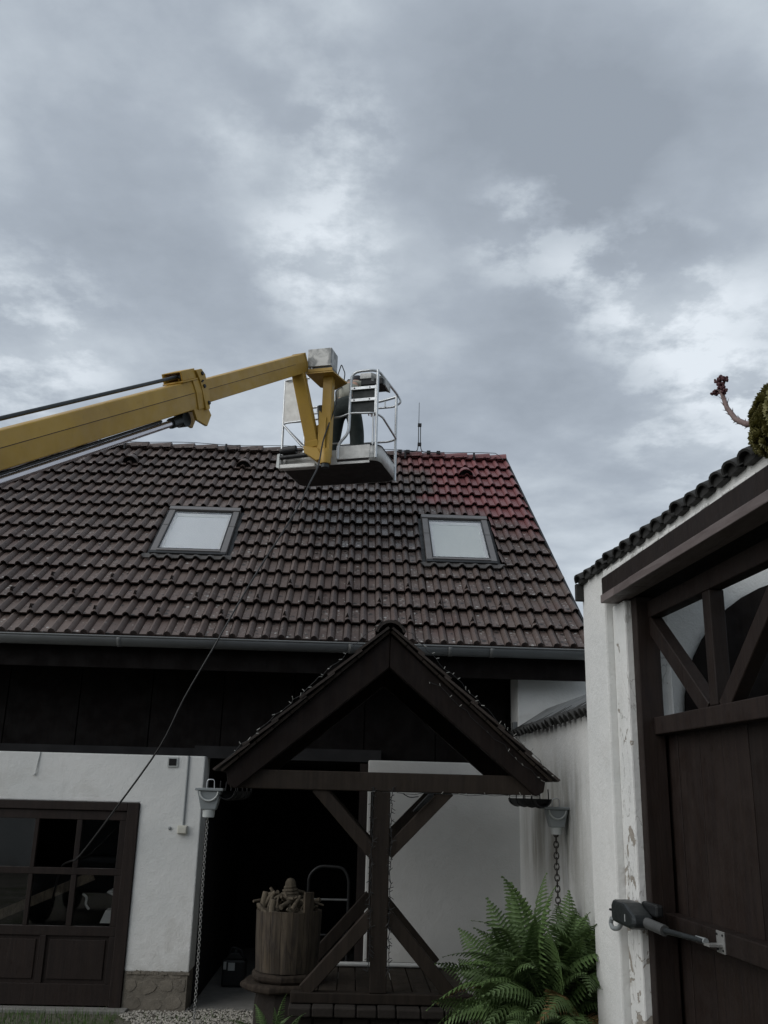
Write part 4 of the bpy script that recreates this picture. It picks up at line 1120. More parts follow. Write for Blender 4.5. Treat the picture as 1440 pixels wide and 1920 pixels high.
# rails
def rail(pts, r=0.017, rad=0.08, mat=None, nm='rail'):
    part(nm, MB().tube(rounded([cw(*p) for p in pts], rad), r, 8), mat or M_STEEL, lift)
N_, F_ = -HD, HD
rail([(0.12, N_, 0.04), (0.12, N_, 0.24), (0.25, N_, 0.37), (0.26, N_, 1.20), (0.60, N_, 1.205), (0.655, 0.30, 1.20), (0.66, F_, 1.20), (0.40, F_, 1.14), (-0.60, F_, 1.14)], 0.018, 0.12)
rail([(0.605, N_, 0.03), (0.605, N_, 1.20)], 0.018, nm='post')
rail([(0.56, N_ + .01, 0.20), (0.56, N_ + .01, 0.62)], 0.012, nm='post')
rail([(0.64, F_ - .02, 0.0), (0.64, F_ - .02, 1.19)], 0.018, nm='post')
rail([(-0.63, N_ + .03, 0.03), (-0.64, N_ + .03, 1.17)], 0.016, nm='post')
rail([(-0.63, F_ - .02, 0.03), (-0.64, F_ - .02, 1.16)], 0.016, nm='post')
rail([(0.66, F_, 1.20), (0.70, F_ + .02, 1.12), (0.60, F_ + .02, 1.06), (-0.58, F_, 1.05)], 0.014, 0.05)
for x in (0.48, -0.48, 0.0): rail([(x, F_, 1.06), (x, F_, 1.14)], 0.010, nm='rail_link')
rail([(-0.06, N_, 0.59), (0.15, N_, 0.60), (0.25, N_, 0.64), (0.58, N_, 0.62), (0.645, -0.30, 0.61), (0.65, F_ - .02, 0.58), (0.55, F_, 0.56), (-0.62, F_, 0.56)], 0.014, 0.07)
rail([(-0.64, F_, 1.16), (-0.66, N_ + .06, 1.17), (-0.60, N_, 1.17), (-0.30, N_, 1.17)], 0.015, 0.06)
rail([(-0.64, F_, 0.58), (-0.645, N_ + .06, 0.575), (-0.60, N_, 0.575), (-0.06, N_, 0.60)], 0.014, 0.05)
rail([(-0.62, N_, 0.55), (-0.34, N_, 0.23), (-0.20, N_, 0.20)], 0.014, 0.06)
rail([(0.12, N_, 0.245), (-0.05, N_, 0.25)], 0.012)
part('side_sheet', cbox((-0.635, N_ + 0.018, 0.575), (-0.33, N_ + 0.022, 1.16)), M_SHEET, lift)
part('front_panel', cbox((0.275, N_ + 0.016, 0.645), (0.59, N_ + 0.026, 0.99)), M_PANEL, lift)
for z in (0.965, 0.805): 
    bar_ = part('cross_bar', cbox((0.262, N_ - 0.016, z - 0.020), (0.595, N_ + 0.012, z + 0.020)), M_STEEL, lift, bevel=0.003)
    for x in (0.31, 0.51): part('bolt', MB().lathe([(0.010, 0), (0.009, 0.006)], cw(x, N_ - 0.016, z), cw(0, -1, 0) - cw(0, 0, 0), 6), M_BLACK, bar_)
part('cross_bar', cbox((0.575, N_ - 0.012, 0.62), (0.592, N_ + 0.012, 0.99)), M_STEEL, lift)
cb = part('control_box', cprism([(0.34, -0.32, 1.145), (0.34, -0.32, 1.225), (0.49, -0.32, 1.225), (0.66, -0.24, 1.20), (0.66, -0.06, 1.17), (0.34, -0.06, 1.145)][:3] + [(0.49, -0.32, 1.145)], (0, 0.26, 0)), M_SHEET, lift, bevel=0.006)
part('box_lid', cprism([(0.49, -0.32, 1.225), (0.66, -0.26, 1.16), (0.66, -0.26, 1.06), (0.49, -0.32, 1.11)], (0, 0.26, 0)), M_CAB, lift, bevel=0.004)
part('control_console', cbox((0.35, -0.31, 1.06), (0.64, -0.05, 1.144)), M_BLACK, lift, bevel=0.01)

# ================================================================== WORKER IN THE CAGE
def skin_obj(name, verts, edges, mat, parent, root=0, sub=2):
    b = bmesh.new(); L = b.verts.layers.skin.verify()
    inv = WM[parent.name].inverted()
    vs_ = []
    for i, (co, rad) in enumerate(verts):
        q = b.verts.new(inv @ co); q[L].radius = (rad, rad) if not isinstance(rad, tuple) else rad
        q[L].use_root = (i == root); vs_.append(q)
    for a, c in edges: b.edges.new((vs_[a], vs_[c]))
    me = bpy.data.meshes.new(name); b.to_mesh(me); b.free(); me.materials.append(mat)
    o = bpy.data.objects.new(name, me); COL.objects.link(o); o.parent = parent
    WM[o.name] = WM[parent.name]
    sk = o.modifiers.new('skin', 'SKIN'); sk.use_smooth_shade = True
    ss = o.modifiers.new('subdivision', 'SUBSURF'); ss.levels = sub; ss.render_levels = sub
    return o
per = empty('person', cw(0.03, 0.1, 0.035))
tag(per, 'worker in grey shirt and dark green trousers bending forward inside the lift cage', 'person')
hipz = 1.00
PB = [  # body joints in cage space
    ((0.03, 0.10, hipz), .11), ((0.03, 0.20, hipz + .16), .115), ((0.03, 0.33, hipz + .32), .125), ((0.03, 0.42, hipz + .42), .075),
    ((0.03, 0.50, hipz + .47), .052), ((0.03, 0.60, hipz + .50), .085), ((0.03, 0.66, hipz + .46), .075),
    ((-0.08, 0.10, hipz - .08), .085), ((-0.13, 0.14, 0.56), .062), ((-0.16, 0.08, 0.12), .045), ((-0.17, 0.22, 0.07), .040),
    ((0.14, 0.10, hipz - .08), .085), ((0.19, 0.14, 0.56), .062), ((0.21, 0.08, 0.12), .045), ((0.22, 0.22, 0.07), .040),
    ((-0.14, 0.38, hipz + .38), .055), ((-0.22, 0.52, hipz + .20), .042), ((-0.16, 0.72, hipz + .16), .034), ((-0.15, 0.79, hipz + .16), .030),
    ((0.20, 0.38, hipz + .38), .055), ((0.28, 0.52, hipz + .20), .042), ((0.20, 0.72, hipz + .16), .034), ((0.19, 0.79, hipz + .16), .030)]
for hx, sg_ in ((-0.15, 1), (0.19, -1)):       # five bent fingers on each hand
    pass
PE = [(0, 1), (1, 2), (2, 3), (3, 4), (4, 5), (5, 6), (0, 7), (7, 8), (8, 9), (9, 10), (0, 11), (11, 12), (12, 13), (13, 14), (3, 15), (15, 16), (16, 17), (17, 18), (3, 19), (19, 20), (20, 21), (21, 22)]
verts = [(cw(*c), r) for c, r in PB]; edges = list(PE)
for hidx, hx, sg_ in ((18, -0.15, 1), (22, 0.19, -1)):
    for k in range(4):
        o_ = -0.026 + k * 0.018; ln = (0.060, 0.072, 0.068, 0.052)[k]
        i0 = len(verts)
        verts += [(cw(hx + o_, 0.82, hipz + .165), .0095), (cw(hx + o_, 0.82 + ln * .6, hipz + .155), .0085), (cw(hx + o_, 0.82 + ln * .75, hipz + .155 - ln * .55), .0075)]
        edges += [(hidx, i0), (i0, i0 + 1), (i0 + 1, i0 + 2)]
    i0 = len(verts)
    verts += [(cw(hx + sg_ * 0.045, 0.79, hipz + .15), .010), (cw(hx + sg_ * 0.05, 0.83, hipz + .125), .0085)]
    edges += [(hidx, i0), (i0, i0 + 1)]
body = skin_obj('body', verts, edges, M_SKIN, per)
tro = [(PB[0][0], .145), ((0.03, 0.15, hipz + .08), .132)] + [(PB[i][0], r) for i, r in ((7, .122), (8, .098), (9, .088), (11, .125), (12, .102), (13, .092))]
skin_obj('trousers', [(cw(*c), r) for c, r in tro], [(0, 1), (0, 2), (2, 3), (3, 4), (0, 5), (5, 6), (6, 7)], M_TROUSER, per)
sh = [((0.03, 0.10, hipz + .03), .140), ((0.03, 0.22, hipz + .18), .130), (PB[2][0], .140), ((0.03, 0.40, hipz + .40), .10)] + [(PB[i][0], r) for i, r in ((15, .075), (16, .056), (17, .046), (19, .075), (20, .056), (21, .046))]
skin_obj('shirt', [(cw(*c), r) for c, r in sh], [(0, 1), (1, 2), (2, 3), (3, 4), (4, 5), (5, 6), (3, 7), (7, 8), (8, 9)], M_SHIRT, per)
capc = cw(0.03, 0.60, hipz + .53)
part('cap', MB().lathe([(0.10, -0.01), (0.102, 0.03), (0.085, 0.07), (0.045, 0.095), (0.005, 0.10)], capc, (0, .35, 1), 16).lathe([(0.13, 0.0), (0.13, 0.006)], capc + V((0, .06, -.01)), (0, .5, 1), 16), M_CAP, per)
for x in (-0.165, 0.215): part('boot', MB().fbox(cw, (x - .045, 0.02, 0.037), (x + .045, 0.28, 0.13)), M_BLACK, per, bevel=0.03)
part('strap', MB().tube([cw(-0.07, 0.20, hipz + .28), cw(-0.02, 0.33, hipz + .46), cw(0.10, 0.45, hipz + .50)], 0.012, 6), M_BLACK, per)
part('face_nose', MB().lathe([(0.016, 0), (0.010, 0.02), (0.002, 0.026)], cw(0.03, 0.685, hipz + .455), cw(0, 1, -.2) - cw(0, 0, 0), 8), M_SKIN, per)
for s_ in (-1, 1):
    part('eye', MB().lathe([(0.002, -.008), (0.010, 0), (0.002, 0.008)], cw(0.03 + s_ * .03, 0.675, hipz + .49), (0, 1, 0), 8), M_CAP, per)
    part('ear', MB().lathe([(0.022, 0), (0.024, 0.010), (0.012, 0.014)], cw(0.03 + s_ * .086, 0.59, hipz + .49), cw(s_, 0, 0) - cw(0, 0, 0), 8), M_SKIN, per)

# lance held by the worker, with its hose loop
ln_ = empty('spray_lance', cw(-0.1, 0.35, 1.5))
tag(ln_, 'thin wire spray lance loop rising beside the worker, above the cage', 'spray lance')
part('lance', MB().tube(rounded([cw(-0.17, 0.3, 1.46), cw(-0.16, 0.3, 1.54), cw(-0.118, 0.3, 1.69), cw(-0.062, 0.3, 1.55), cw(-0.075, 0.3, 1.40)], 0.03), 0.008, 6), M_DARKSTEEL, ln_)
part('trigger_grip', MB().tube([cw(-0.16, 0.26, 1.40), cw(-0.05, 0.28, 1.30)], 0.028, 8).tube([cw(-0.15, 0.26, 1.44), cw(-0.02, 0.3, 1.36)], 0.014, 8), M_BLACK, ln_)

# pressure hose from the cage down to the garage door
hp = [cw(-0.06, 0.24, 1.33), cw(-0.04, 0.05, 1.22), cw(0.02, -0.30, 1.0), cw(0.10, -0.50, 0.75), cw(0.07, -0.66, 0.42), cw(0.03, -0.74, 0.16), V((-0.499, 10.150, 5.593)), V((-0.572, 9.900, 5.293)), V((-0.645, 9.800, 5.059)), V((-0.786, 9.660, 4.710)), V((-1.01, 9.50, 4.236)), V((-1.20, 9.36, 3.80)), V((-1.397, 9.22, 3.322)), V((-1.638, 9.2, 2.823)), V((-1.836, 9.25, 2.371)), V((-2.217, 9.4, 1.815)), V((-2.571, 9.6, 1.355)), V((-2.70, 9.74, 1.29)), V((-2.84, 9.95, 1.20)), V((-3.0, 10.3, 0.8))]
sm = []
for i in range(len(hp) - 1):
    p0, p1, p2, p3 = hp[max(i - 1, 0)], hp[i], hp[i + 1], hp[min(i + 2, len(hp) - 1)]
    for j in range(4):
        t = j / 4; sm.append(0.5 * ((2 * p1) + (p2 - p0) * t + (2 * p0 - 5 * p1 + 4 * p2 - p3) * t * t + (3 * p1 - p0 - 3 * p2 + p3) * t ** 3))
sm.append(hp[-1])
tag(part('pressure_hose', MB().tube(sm, 0.0095, 8), M_HOSE, origin=hp[8]), 'thin black pressure hose hanging from the lift cage down to the garage door', 'hose')

# ================================================================== WELL SHELTER
ws = empty('well_shelter', (0.25, 8.1, 0))
tag(ws, 'dark brown timber well shelter with a gabled roof in the middle of the yard', 'well shelter')
curb = part('well_curb', MB().box((-0.32, 7.50, -0.05), (0.90, 8.9, 0.455)), M_CURB, ws, bevel=0.01)
for row in range(4):
    x = -0.33 - (0.09 if row % 2 else 0)
    while x < 0.90:
        x1 = min(x + 0.20, 0.905); x0 = max(x, -0.33)
        if x1 - x0 > 0.03:
            part('curb_stone', MB().box((x0 + .005, 7.47 + random.uniform(-.006, .006), row * 0.112 + .005), (x1 - .005, 7.51, row * 0.112 + 0.107)), M_CURB, ws, bevel=0.008)
        x += 0.205
x = -0.40
k = 0
while x < 0.94:
    w = random.uniform(0.13, 0.185); x1 = min(x + w, 0.955)
    t = MB().box((x + 0.004, 7.39 + random.uniform(-.008, .008), 0.462), (x1 - 0.004, 7.62, 0.526 + random.uniform(-.005, .004)))
    part('rim_slab', t, M_CURB, ws, bevel=0.01); x = x1
for y0 in (7.50, 8.76):
    part('base_beam', MB().box((-0.39, y0, 0.530), (0.945, y0 + 0.10, 0.600)), M_SHED, ws, bevel=0.006)
for i in range(9):
    x0 = -0.34 + i * 0.142
    part('deck_plank', MB().box((x0 + 0.004, 7.602, 0.545), (x0 + 0.138, 8.758, 0.575 + random.uniform(-.004, .003))), M_DECK, ws, bevel=0.004)
def frame(yf):
    D_ = 0.11; yc = yf + D_ / 2
    bx = lambda nm, a, b: part(nm, MB().box(a, b), M_SHED, ws, bevel=0.007)
    bx('post', (0.182, yf, 0.601), (0.306, yf + D_, 2.008))
    bx('tie_beam', (-0.93, yf - 0.004, 2.010), (1.46, yf + D_, 2.152))
    def brace(a, b, nm='brace', w=0.098, d=0.085):
        a, b = V((a[0], yc, a[1])), V((b[0], yc, b[1])); dd = (b - a).normalized()
        part(nm, MB().beam(a, b, d, w, up=V((0, 1, 0)).cross(dd), bev=0.005), M_SHED, ws)
    brace((-0.262, 2.03), (0.20, 1.545)); brace((0.757, 2.03), (0.29, 1.56))
    brace((0.20, 1.135), (-0.292, 0.605)); brace((0.29, 1.135), (0.772, 0.605))
    return yc
yc1 = frame(7.50); frame(8.76)
APX = 0.274
def rafter(sgn, y0):
    ex = -0.96 if sgn < 0 else 1.50
    a, b = V((APX + sgn * 0.012, y0, 3.115)), V((ex, y0, 2.115 - 0.085)); dd = (b - a)
    nrm_ = V((-dd.z, 0, dd.x)).normalized()
    if nrm_.z < 0: nrm_ = -nrm_
    a2, b2 = a + nrm_ * 0.0, b
    # plumb cut at the ridge, level cut at the eave
    w = 0.175
    poly = [V((APX + sgn * 0.002, y0, 3.215)), V((ex, y0, 2.135)), V((ex - sgn * 0.02, y0, 2.035)), V((ex - sgn * 0.08, y0, 2.005)), V((APX + sgn * 0.002, y0, 2.955))]
    part('rafter', MB().prism(poly, (0, 0.10, 0)), M_RAFTER, ws, bevel=0.006)
for y0 in (7.44, 8.80):
    for s_ in (-1, 1): rafter(s_, y0)
for sgn, ex, ez in ((-1, -0.985, 2.125), (1, 1.530, 2.110)):
    e0, e1 = V((APX, 0, 3.232)), V((ex, 0, ez)); dd = (e1 - e0); L_ = dd.length; dd.normalize()
    n_ = V((-dd.z, 0, dd.x)); n_ = n_ if n_.z > 0 else -n_
    for i in range(10):                       # boarding under the tiles
        a, b = e0 + dd * (L_ * i / 10 + 0.003), e0 + dd * (L_ * (i + 1) / 10 - 0.003)
        part('roof_board', MB().prism([a + V((0, 7.40, 0)), b + V((0, 7.40, 0)), b + n_ * 0.02 + V((0, 7.40, 0)), a + n_ * 0.02 + V((0, 7.40, 0))], (0, 1.62, 0)), M_SHED, ws)
    ncr = 6
    for r_ in range(ncr):                     # flat tiles, lapped
        for c_ in range(8):
            y0 = 7.375 + c_ * 0.207
            a = e0 + dd * (L_ * r_ / ncr - 0.01) + n_ * 0.024; b = e0 + dd * (L_ * (r_ + 1) / ncr + 0.04) + n_ * (0.040 + random.uniform(0, .006))
            jy = random.uniform(-.008, .008)
            part('roof_tile', MB().prism([a + V((0, y0 + jy, 0)), b + V((0, y0 + jy, 0)), b + n_ * 0.018 + V((0, y0 + jy, 0)), a + n_ * 0.018 + V((0, y0 + jy, 0))], (0, 0.200, 0)), M_RED, ws)
for c_ in range(5):
    y0 = 7.35 + c_ * 0.335
    t = MB(); n = 8; v = []
    for yy, rr in ((y0, 0.125), (y0 + 0.36, 0.11)):
        for j in range(n + 1):
            a = math.pi * (0.08 + 0.84 * j / n); v.append((APX - math.cos(a) * rr, yy, 3.195 + math.sin(a) * rr))
    t.add(v, [(j, j + 1, n + 2 + j, n + 1 + j) for j in range(n)], True)
    t.add([(p[0], p[1], p[2]) for p in v[:n + 1]] + [(APX + (p[0] - APX) * .82, p[1], 3.195 + (p[2] - 3.195) * .82) for p in v[:n + 1]], [(j + 1, j, n + 1 + j, n + 2 + j) for j in range(n)])
    part('ridge_tile', t, M_RED, ws)
# eave gutters of the shelter
def eave_gutter(xc):
    t = MB(); n = 8; v = []
    for yy in (7.56, 8.86):
        for rr in (0.066, 0.060):
            for j in range(n + 1):
                a = math.pi * j / n; v.append((xc - math.cos(a) * rr, yy, 1.985 - math.sin(a) * rr))
    n1 = n + 1
    t.add(v, [(j, j + 1, 2 * n1 + j + 1, 2 * n1 + j) for j in range(n)] + [(n1 + j + 1, n1 + j, 3 * n1 + j, 3 * n1 + j + 1) for j in range(n)] + [(j + 1, j, n1 + j, n1 + j + 1) for j in range(n)], True)
    gg = part('eave_gutter', t, M_FLASH, ws)
    for yy in (7.7, 8.05, 8.4, 8.75):
        part('gutter_hook', MB().tube([(xc - .066, yy, 2.06)] + [(xc - math.cos(math.pi * j / 8) * .069, yy, 1.985 - math.sin(math.pi * j / 8) * .069) for j in range(9)] + [(xc + .066, yy, 2.06)], 0.005, 5), M_BLACK, gg)
eave_gutter(1.50); eave_gutter(-0.96)

# fairy lights along the shelter
fl_ = empty('fairy_lights', (0.27, 7.35, 3.2))
tag(fl_, 'string of unlit fairy lights stapled along the gable and post of the well shelter', 'string lights')
wire = []; bul = MB(); wr = MB()
def run(p, q, cnt, yy, amp=0.012, out=0.03):
    p, q = V(p), V(q); pts = []
    for j in range(cnt + 1):
        c = p.lerp(q, j / cnt) + V((random.uniform(-amp, amp), random.uniform(-.006, .006), random.uniform(-amp, amp)))
        pts.append(c)
        if random.random() < 0.62:
            d = V((random.uniform(-1, 1), random.uniform(-.6, 0.1), random.uniform(-.3, 1))).normalized()
            bul.tube([c, c + d * random.uniform(.016, .032)], 0.0028, 5)
    wr.tube(pts, 0.0028, 4)
run((-0.98, 7.36, 2.19), (0.20, 7.34, 3.30), 34, 7.36); run((0.34, 7.34, 3.30), (1.53, 7.36, 2.17), 36, 7.36)
run((0.60, 7.42, 2.86), (1.50, 7.42, 2.10), 16, 7.42, 0.02)
run((1.45, 7.48, 2.0), (0.35, 7.48, 2.0), 16, 7.48, 0.008)
part('wire', wr, M_BLACK, fl_); part('bulbs', bul, M_BULB, fl_, kind='stuff')
wr2 = MB()
for s_ in (0.172, 0.316):
    pts = [(s_ + random.uniform(-.008, .008), 7.49, 0.75 + j * 0.03) for j in range(44)]
    wr2.tube(pts, 0.0035, 4)
    for p in pts:
        for kk in range(2): wr2.tube([p, V(p) + V((random.uniform(-.035, .035), random.uniform(-.02, .01), random.uniform(-.03, .03)))], 0.003, 4)
part('wire', wr2, M_BLACK, fl_)
coil = MB()
for k in range(5):
    pts = [(0.54 + 0.020 * k * .3 + math.cos(a) * 0.05 * (0.7 + .1 * k) + math.sin(a) * .05, 7.47 + 0.004 * k, 1.935 + math.sin(a) * 0.055 + math.cos(a) * .035) for a in [i * 0.45 for i in range(15)]]
    coil.tube(pts, 0.005, 5)
coil.tube(rounded([(0.40, 7.47, 2.0), (0.45, 7.47, 1.97), (0.52, 7.47, 1.98)]), 0.004, 5)
tag(part('cable_coil', coil, M_BLACK), 'coil of black cable hanging under the tie beam right of the well post', 'cable')

# rain water heads with chains
def rain_chain(x, y, ztop, zbot, s, mat, label, linkL):
    o = empty('rain_chain', (x, y, ztop)); tag(o, label, 'rain chain', 'rain chains at the eaves of the well shelter')
    W2, W1 = 0.092 * s, 0.045 * s
    z0, z1 = ztop - 0.035 * s, ztop - 0.175 * s
    t = MB().add([(x - W2, y - .06 * s, z0), (x + W2, y - .06 * s, z0), (x + W2, y + .06 * s, z0), (x - W2, y + .06 * s, z0), (x - W1 - .012 * s, y - .048 * s, z1), (x + W1 + .012 * s, y - .048 * s, z1), (x + W1 + .012 * s, y + .048 * s, z1), (x - W1 - .012 * s, y + .048 * s, z1)],
                 [(0, 1, 2, 3), (7, 6, 5, 4), (4, 5, 1, 0), (5, 6, 2, 1), (6, 7, 3, 2), (7, 4, 0, 3)])
    part('rain_head', t, M_PLASTIC, o, bevel=0.008)
    part('rim', MB().box((x - .108 * s, y - .075 * s, ztop - .035 * s), (x + .108 * s, y + .075 * s, ztop - .014 * s)), M_PLASTIC, o, bevel=0.004)
    part('half_ring', MB().tube([(x + math.cos(a) * .070 * s, y - .064 * s, z0 - .004 + math.sin(a) * .070 * s) for a in [math.pi + math.pi * j / 10 for j in range(11)]], 0.0075 * s, 6), M_LPLASTIC, o)
    part('outlet', MB().lathe([(W1 + .004, 0), (W1, -0.055 * s)], (x, y, z1), (0, 0, 1), 14), M_LPLASTIC, o)
    part('hanger', MB().tube(rounded([(x - .03, y, ztop - .02), (x - .028, y, ztop + .05), (x + .028, y, ztop + .05), (x + .03, y, ztop - .02)], .02), 0.004, 5), M_STEEL, o)
    ch = MB(); z = z1 - 0.05 * s; k = 0
    while z > zbot:
        w = linkL * 0.34; sw = 0.006 * math.sin(z * 3)
        pts = []
        for j in range(9):
            a = 2 * math.pi * j / 8
            dx = math.cos(a) * w; dz = math.sin(a) * linkL * 0.5
            pts.append((x + sw + (dx if k % 2 == 0 else dx * .3), y + (0 if k % 2 == 0 else dx * .95), z + dz))
        ch.tube(pts, linkL * 0.105, 4, cap=False); z -= linkL * 0.74; k += 1
    part('chain', ch, mat, o)
    return o
rain_chain(-1.093, 7.62, 2.018, 0.0, 1.0, M_CHAIN, 'grey rain water head with thin bright chain left of the well shelter', 0.028)
rc = rain_chain(1.668, 7.9, 1.940, 0.25, 0.98, M_RUST, 'grey rain water head with thick dark chain above the large fern', 0.056)

# white pipe behind the deck
tag(part('white_pipe', MB().tube([(-0.12, 8.72, 0.598), (1.0, 8.72, 0.600)], 0.019, 10), M_PIPE), 'long white pipe lying at the back of the well deck', 'pipe')

# ================================================================== BARREL, DRIFTWOOD, PEDESTAL
BX, BY, BZ = -0.455, 8.02, 0.665
pd = empty('log_pedestal', (BX - 0.02, BY, 0))
tag(pd, 'squat dark round pedestal of log and slab under the wooden barrel', 'pedestal')
def disc(c, r, z0, z1, n=17, amp=0.06):      # rough sawn log slice
    t = MB(); a0 = random.random(); rr = [r * (1 + random.uniform(-amp, amp)) for _ in range(n)]
    ring = lambda k, z: [(c[0] + math.cos(a0 + 2 * math.pi * j / n) * rr[j] * k, c[1] + math.sin(a0 + 2 * math.pi * j / n) * rr[j] * k, z + random.uniform(-.006, .006)) for j in range(n)]
    v = ring(0.94, z0) + ring(1.0, z0 + (z1 - z0) * .25) + ring(1.0, z0 + (z1 - z0) * .8) + ring(0.95, z1)
    f = [(i * n + j, i * n + (j + 1) % n, (i + 1) * n + (j + 1) % n, (i + 1) * n + j) for i in range(3) for j in range(n)] + [tuple(range(n))[::-1], tuple(range(3 * n, 4 * n))]
    return t.add(v, f)
part('log', disc((BX + 0.02, BY), 0.265, 0, 0.53, 19, 0.05), M_CURB, pd, bevel=0.01)
part('slab', disc((BX - 0.02, BY), 0.318, 0.538, 0.592), M_LOG, pd, bevel=0.008)
part('slab', disc((BX, BY), 0.275, 0.598, 0.662, 18, 0.04), M_LOG, pd, bevel=0.008)
bar = empty('wooden_barrel', (BX, BY, BZ))
tag(bar, 'weathered open barrel of upright staves beside the well, filled with driftwood', 'barrel')
ns = 18
for i in range(ns):
    a0, a1 = 2 * math.pi * i / ns + .004, 2 * math.pi * (i + 1) / ns - .004
    tall = 0.145 if i in (15,) else random.uniform(-.006, .004)
    v = []
    for h, r in ((0, 0.238), (0.22, 0.252), (0.435 + tall, 0.258)):
        for rr in (r, r - 0.025):
            for j in range(3):
                a = a0 + (a1 - a0) * j / 2
                rj = rr + (0.003 if j == 1 else 0)
                v.append((BX + math.cos(a) * rj, BY + math.sin(a) * rj, BZ + h))
    f = []
    for k_ in range(2):
        o_ = k_ * 6
        f += [(o_, o_ + 1, o_ + 7, o_ + 6), (o_ + 1, o_ + 2, o_ + 8, o_ + 7), (o_ + 4, o_ + 3, o_ + 9, o_ + 10), (o_ + 5, o_ + 4, o_ + 10, o_ + 11), (o_ + 3, o_, o_ + 6, o_ + 9), (o_ + 2, o_ + 5, o_ + 11, o_ + 8)]
    f += [(12, 13, 16, 15), (13, 14, 17, 16), (3, 4, 1, 0), (4, 5, 2, 1)]
    part('stave', MB().add(v, f), M_BARREL, bar, bevel=0.0015)
part('barrel_fill', MB().lathe([(0.228, 0.33), (0.15, 0.36), (0.01, 0.37)], (BX, BY, BZ), (0, 0, 1), 18), M_CURB, bar)
dr = empty('driftwood', (BX, BY, BZ + 0.4))
tag(dr, 'heap of bare driftwood pieces around a coiled cone, on top of the barrel', 'driftwood')
zt = BZ + 0.43
for i in range(72):
    a = random.random() * 6.28; r = 0.235 * math.sqrt(random.random())
    c = V((BX + math.cos(a) * r * 1.02, BY + math.sin(a) * r, zt - 0.02 + random.uniform(0, 0.15) * (1.1 - r * 2)))
    up = random.random() < 0.12
    d = V((random.gauss(0, 1), random.gauss(0, .6), random.gauss(0.8 if up else 0.05, .3))).normalized()
    l = random.uniform(0.05, 0.17); rr = random.uniform(0.010, 0.022)
    pts = [c - d * l / 2, c + V((random.uniform(-.012, .012), 0, random.uniform(-.006, .02))), c + d * l / 2]
    part('driftwood_piece', MB().tube(pts, rr, 7, r1=rr * random.uniform(.5, .95)), M_DRIFT, dr)
for a in (3.35, 4.1, 5.6, 2.6):
    c = V((BX + math.cos(a) * .215, BY + math.sin(a) * .215, zt - .03))
    part('driftwood_piece', MB().tube([c, c + V((0, 0, .07)), c + V((random.uniform(-.02, .02), 0, random.uniform(.12, .17)))], 0.026, 8, r1=0.022), M_DRIFT, dr)
cc_ = V((BX + 0.0, BY - 0.02, zt + 0.07))
part('coiled_cone', MB().lathe([(0.070, 0), (0.062, 0.05), (0.045, 0.10), (0.042, 0.135), (0.028, 0.160), (0.004, 0.168)], cc_, (0, 0, 1), 14), M_DRIFT, dr)
hel = []
for j in range(60):
    a = j * 0.42; f_ = j / 59
    hel.append(cc_ + V((math.cos(a) * (0.078 - .038 * f_), math.sin(a) * (0.078 - .038 * f_), 0.012 + 0.095 * f_)))
part('coil', MB().tube(hel, 0.015, 6, r1=0.011), M_DRIFT, dr)

# ================================================================== IN THE PASSAGE
can = empty('canister', (-1.17, 10.95, 0))
tag(can, 'black plastic canister with pale labels standing on the passage floor', 'canister')
part('can_body', MB().box((-1.30, 10.88, 0.0), (-1.05, 11.05, 0.27)), M_BLACK, can, bevel=0.025)
part('can_shoulder', MB().prism([(-1.28, 10.90, 0.272), (-1.07, 10.90, 0.272), (-1.13, 10.90, 0.335), (-1.22, 10.90, 0.335)], (0, 0.13, 0)), M_BLACK, can, bevel=0.01)
part('can_handle', MB().tube(rounded([(-1.24, 10.97, 0.29), (-1.22, 10.97, 0.38), (-1.12, 10.97, 0.36), (-1.09, 10.97, 0.28)], .03), 0.014, 8), M_BLACK, can)
part('cap', MB().lathe([(0.025, 0), (0.025, 0.03)], (-1.17, 10.92, 0.335), (0, 0, 1), 12), M_DARKSTEEL, can)
part('label', MB().box((-1.285, 10.876, 0.175), (-1.255, 10.8805, 0.25)), M_LPLASTIC, can)
part('label', MB().box((-1.235, 10.876, 0.165), (-1.165, 10.8805, 0.24)), M_LPLASTIC, can)
ht = empty('hand_truck', (-0.19, 10.3, 0))
tag(ht, 'dark hand truck with a rounded tube frame parked in the passage behind the barrel', 'hand truck')
part('tube_frame', MB().tube(rounded([(-0.40, 10.35, 0.12), (-0.40, 10.2, 1.18), (-0.30, 10.2, 1.27), (-0.05, 10.2, 1.26), (0.01, 10.2, 1.15), (0.01, 10.35, 0.12)], 0.09, 6), 0.016, 10), M_BLACK, ht)
for z in (0.95, 0.62, 0.3):
    part('cross_tube', MB().tube([(-0.39, 10.22, z), (0.0, 10.22, z)], 0.011, 8), M_GUTTER if z > .9 else M_BLACK, ht)
part('toe_plate', MB().box((-0.42, 10.10, 0.04), (0.03, 10.36, 0.055)), M_DARKSTEEL, ht)
for x in (-0.44, 0.05):
    part('wheel', MB().lathe([(0.06, -.03), (0.115, -.025), (0.12, 0), (0.115, .025), (0.06, .03)], (x, 10.42, 0.12), (1, 0, 0), 16), M_BLACK, ht)

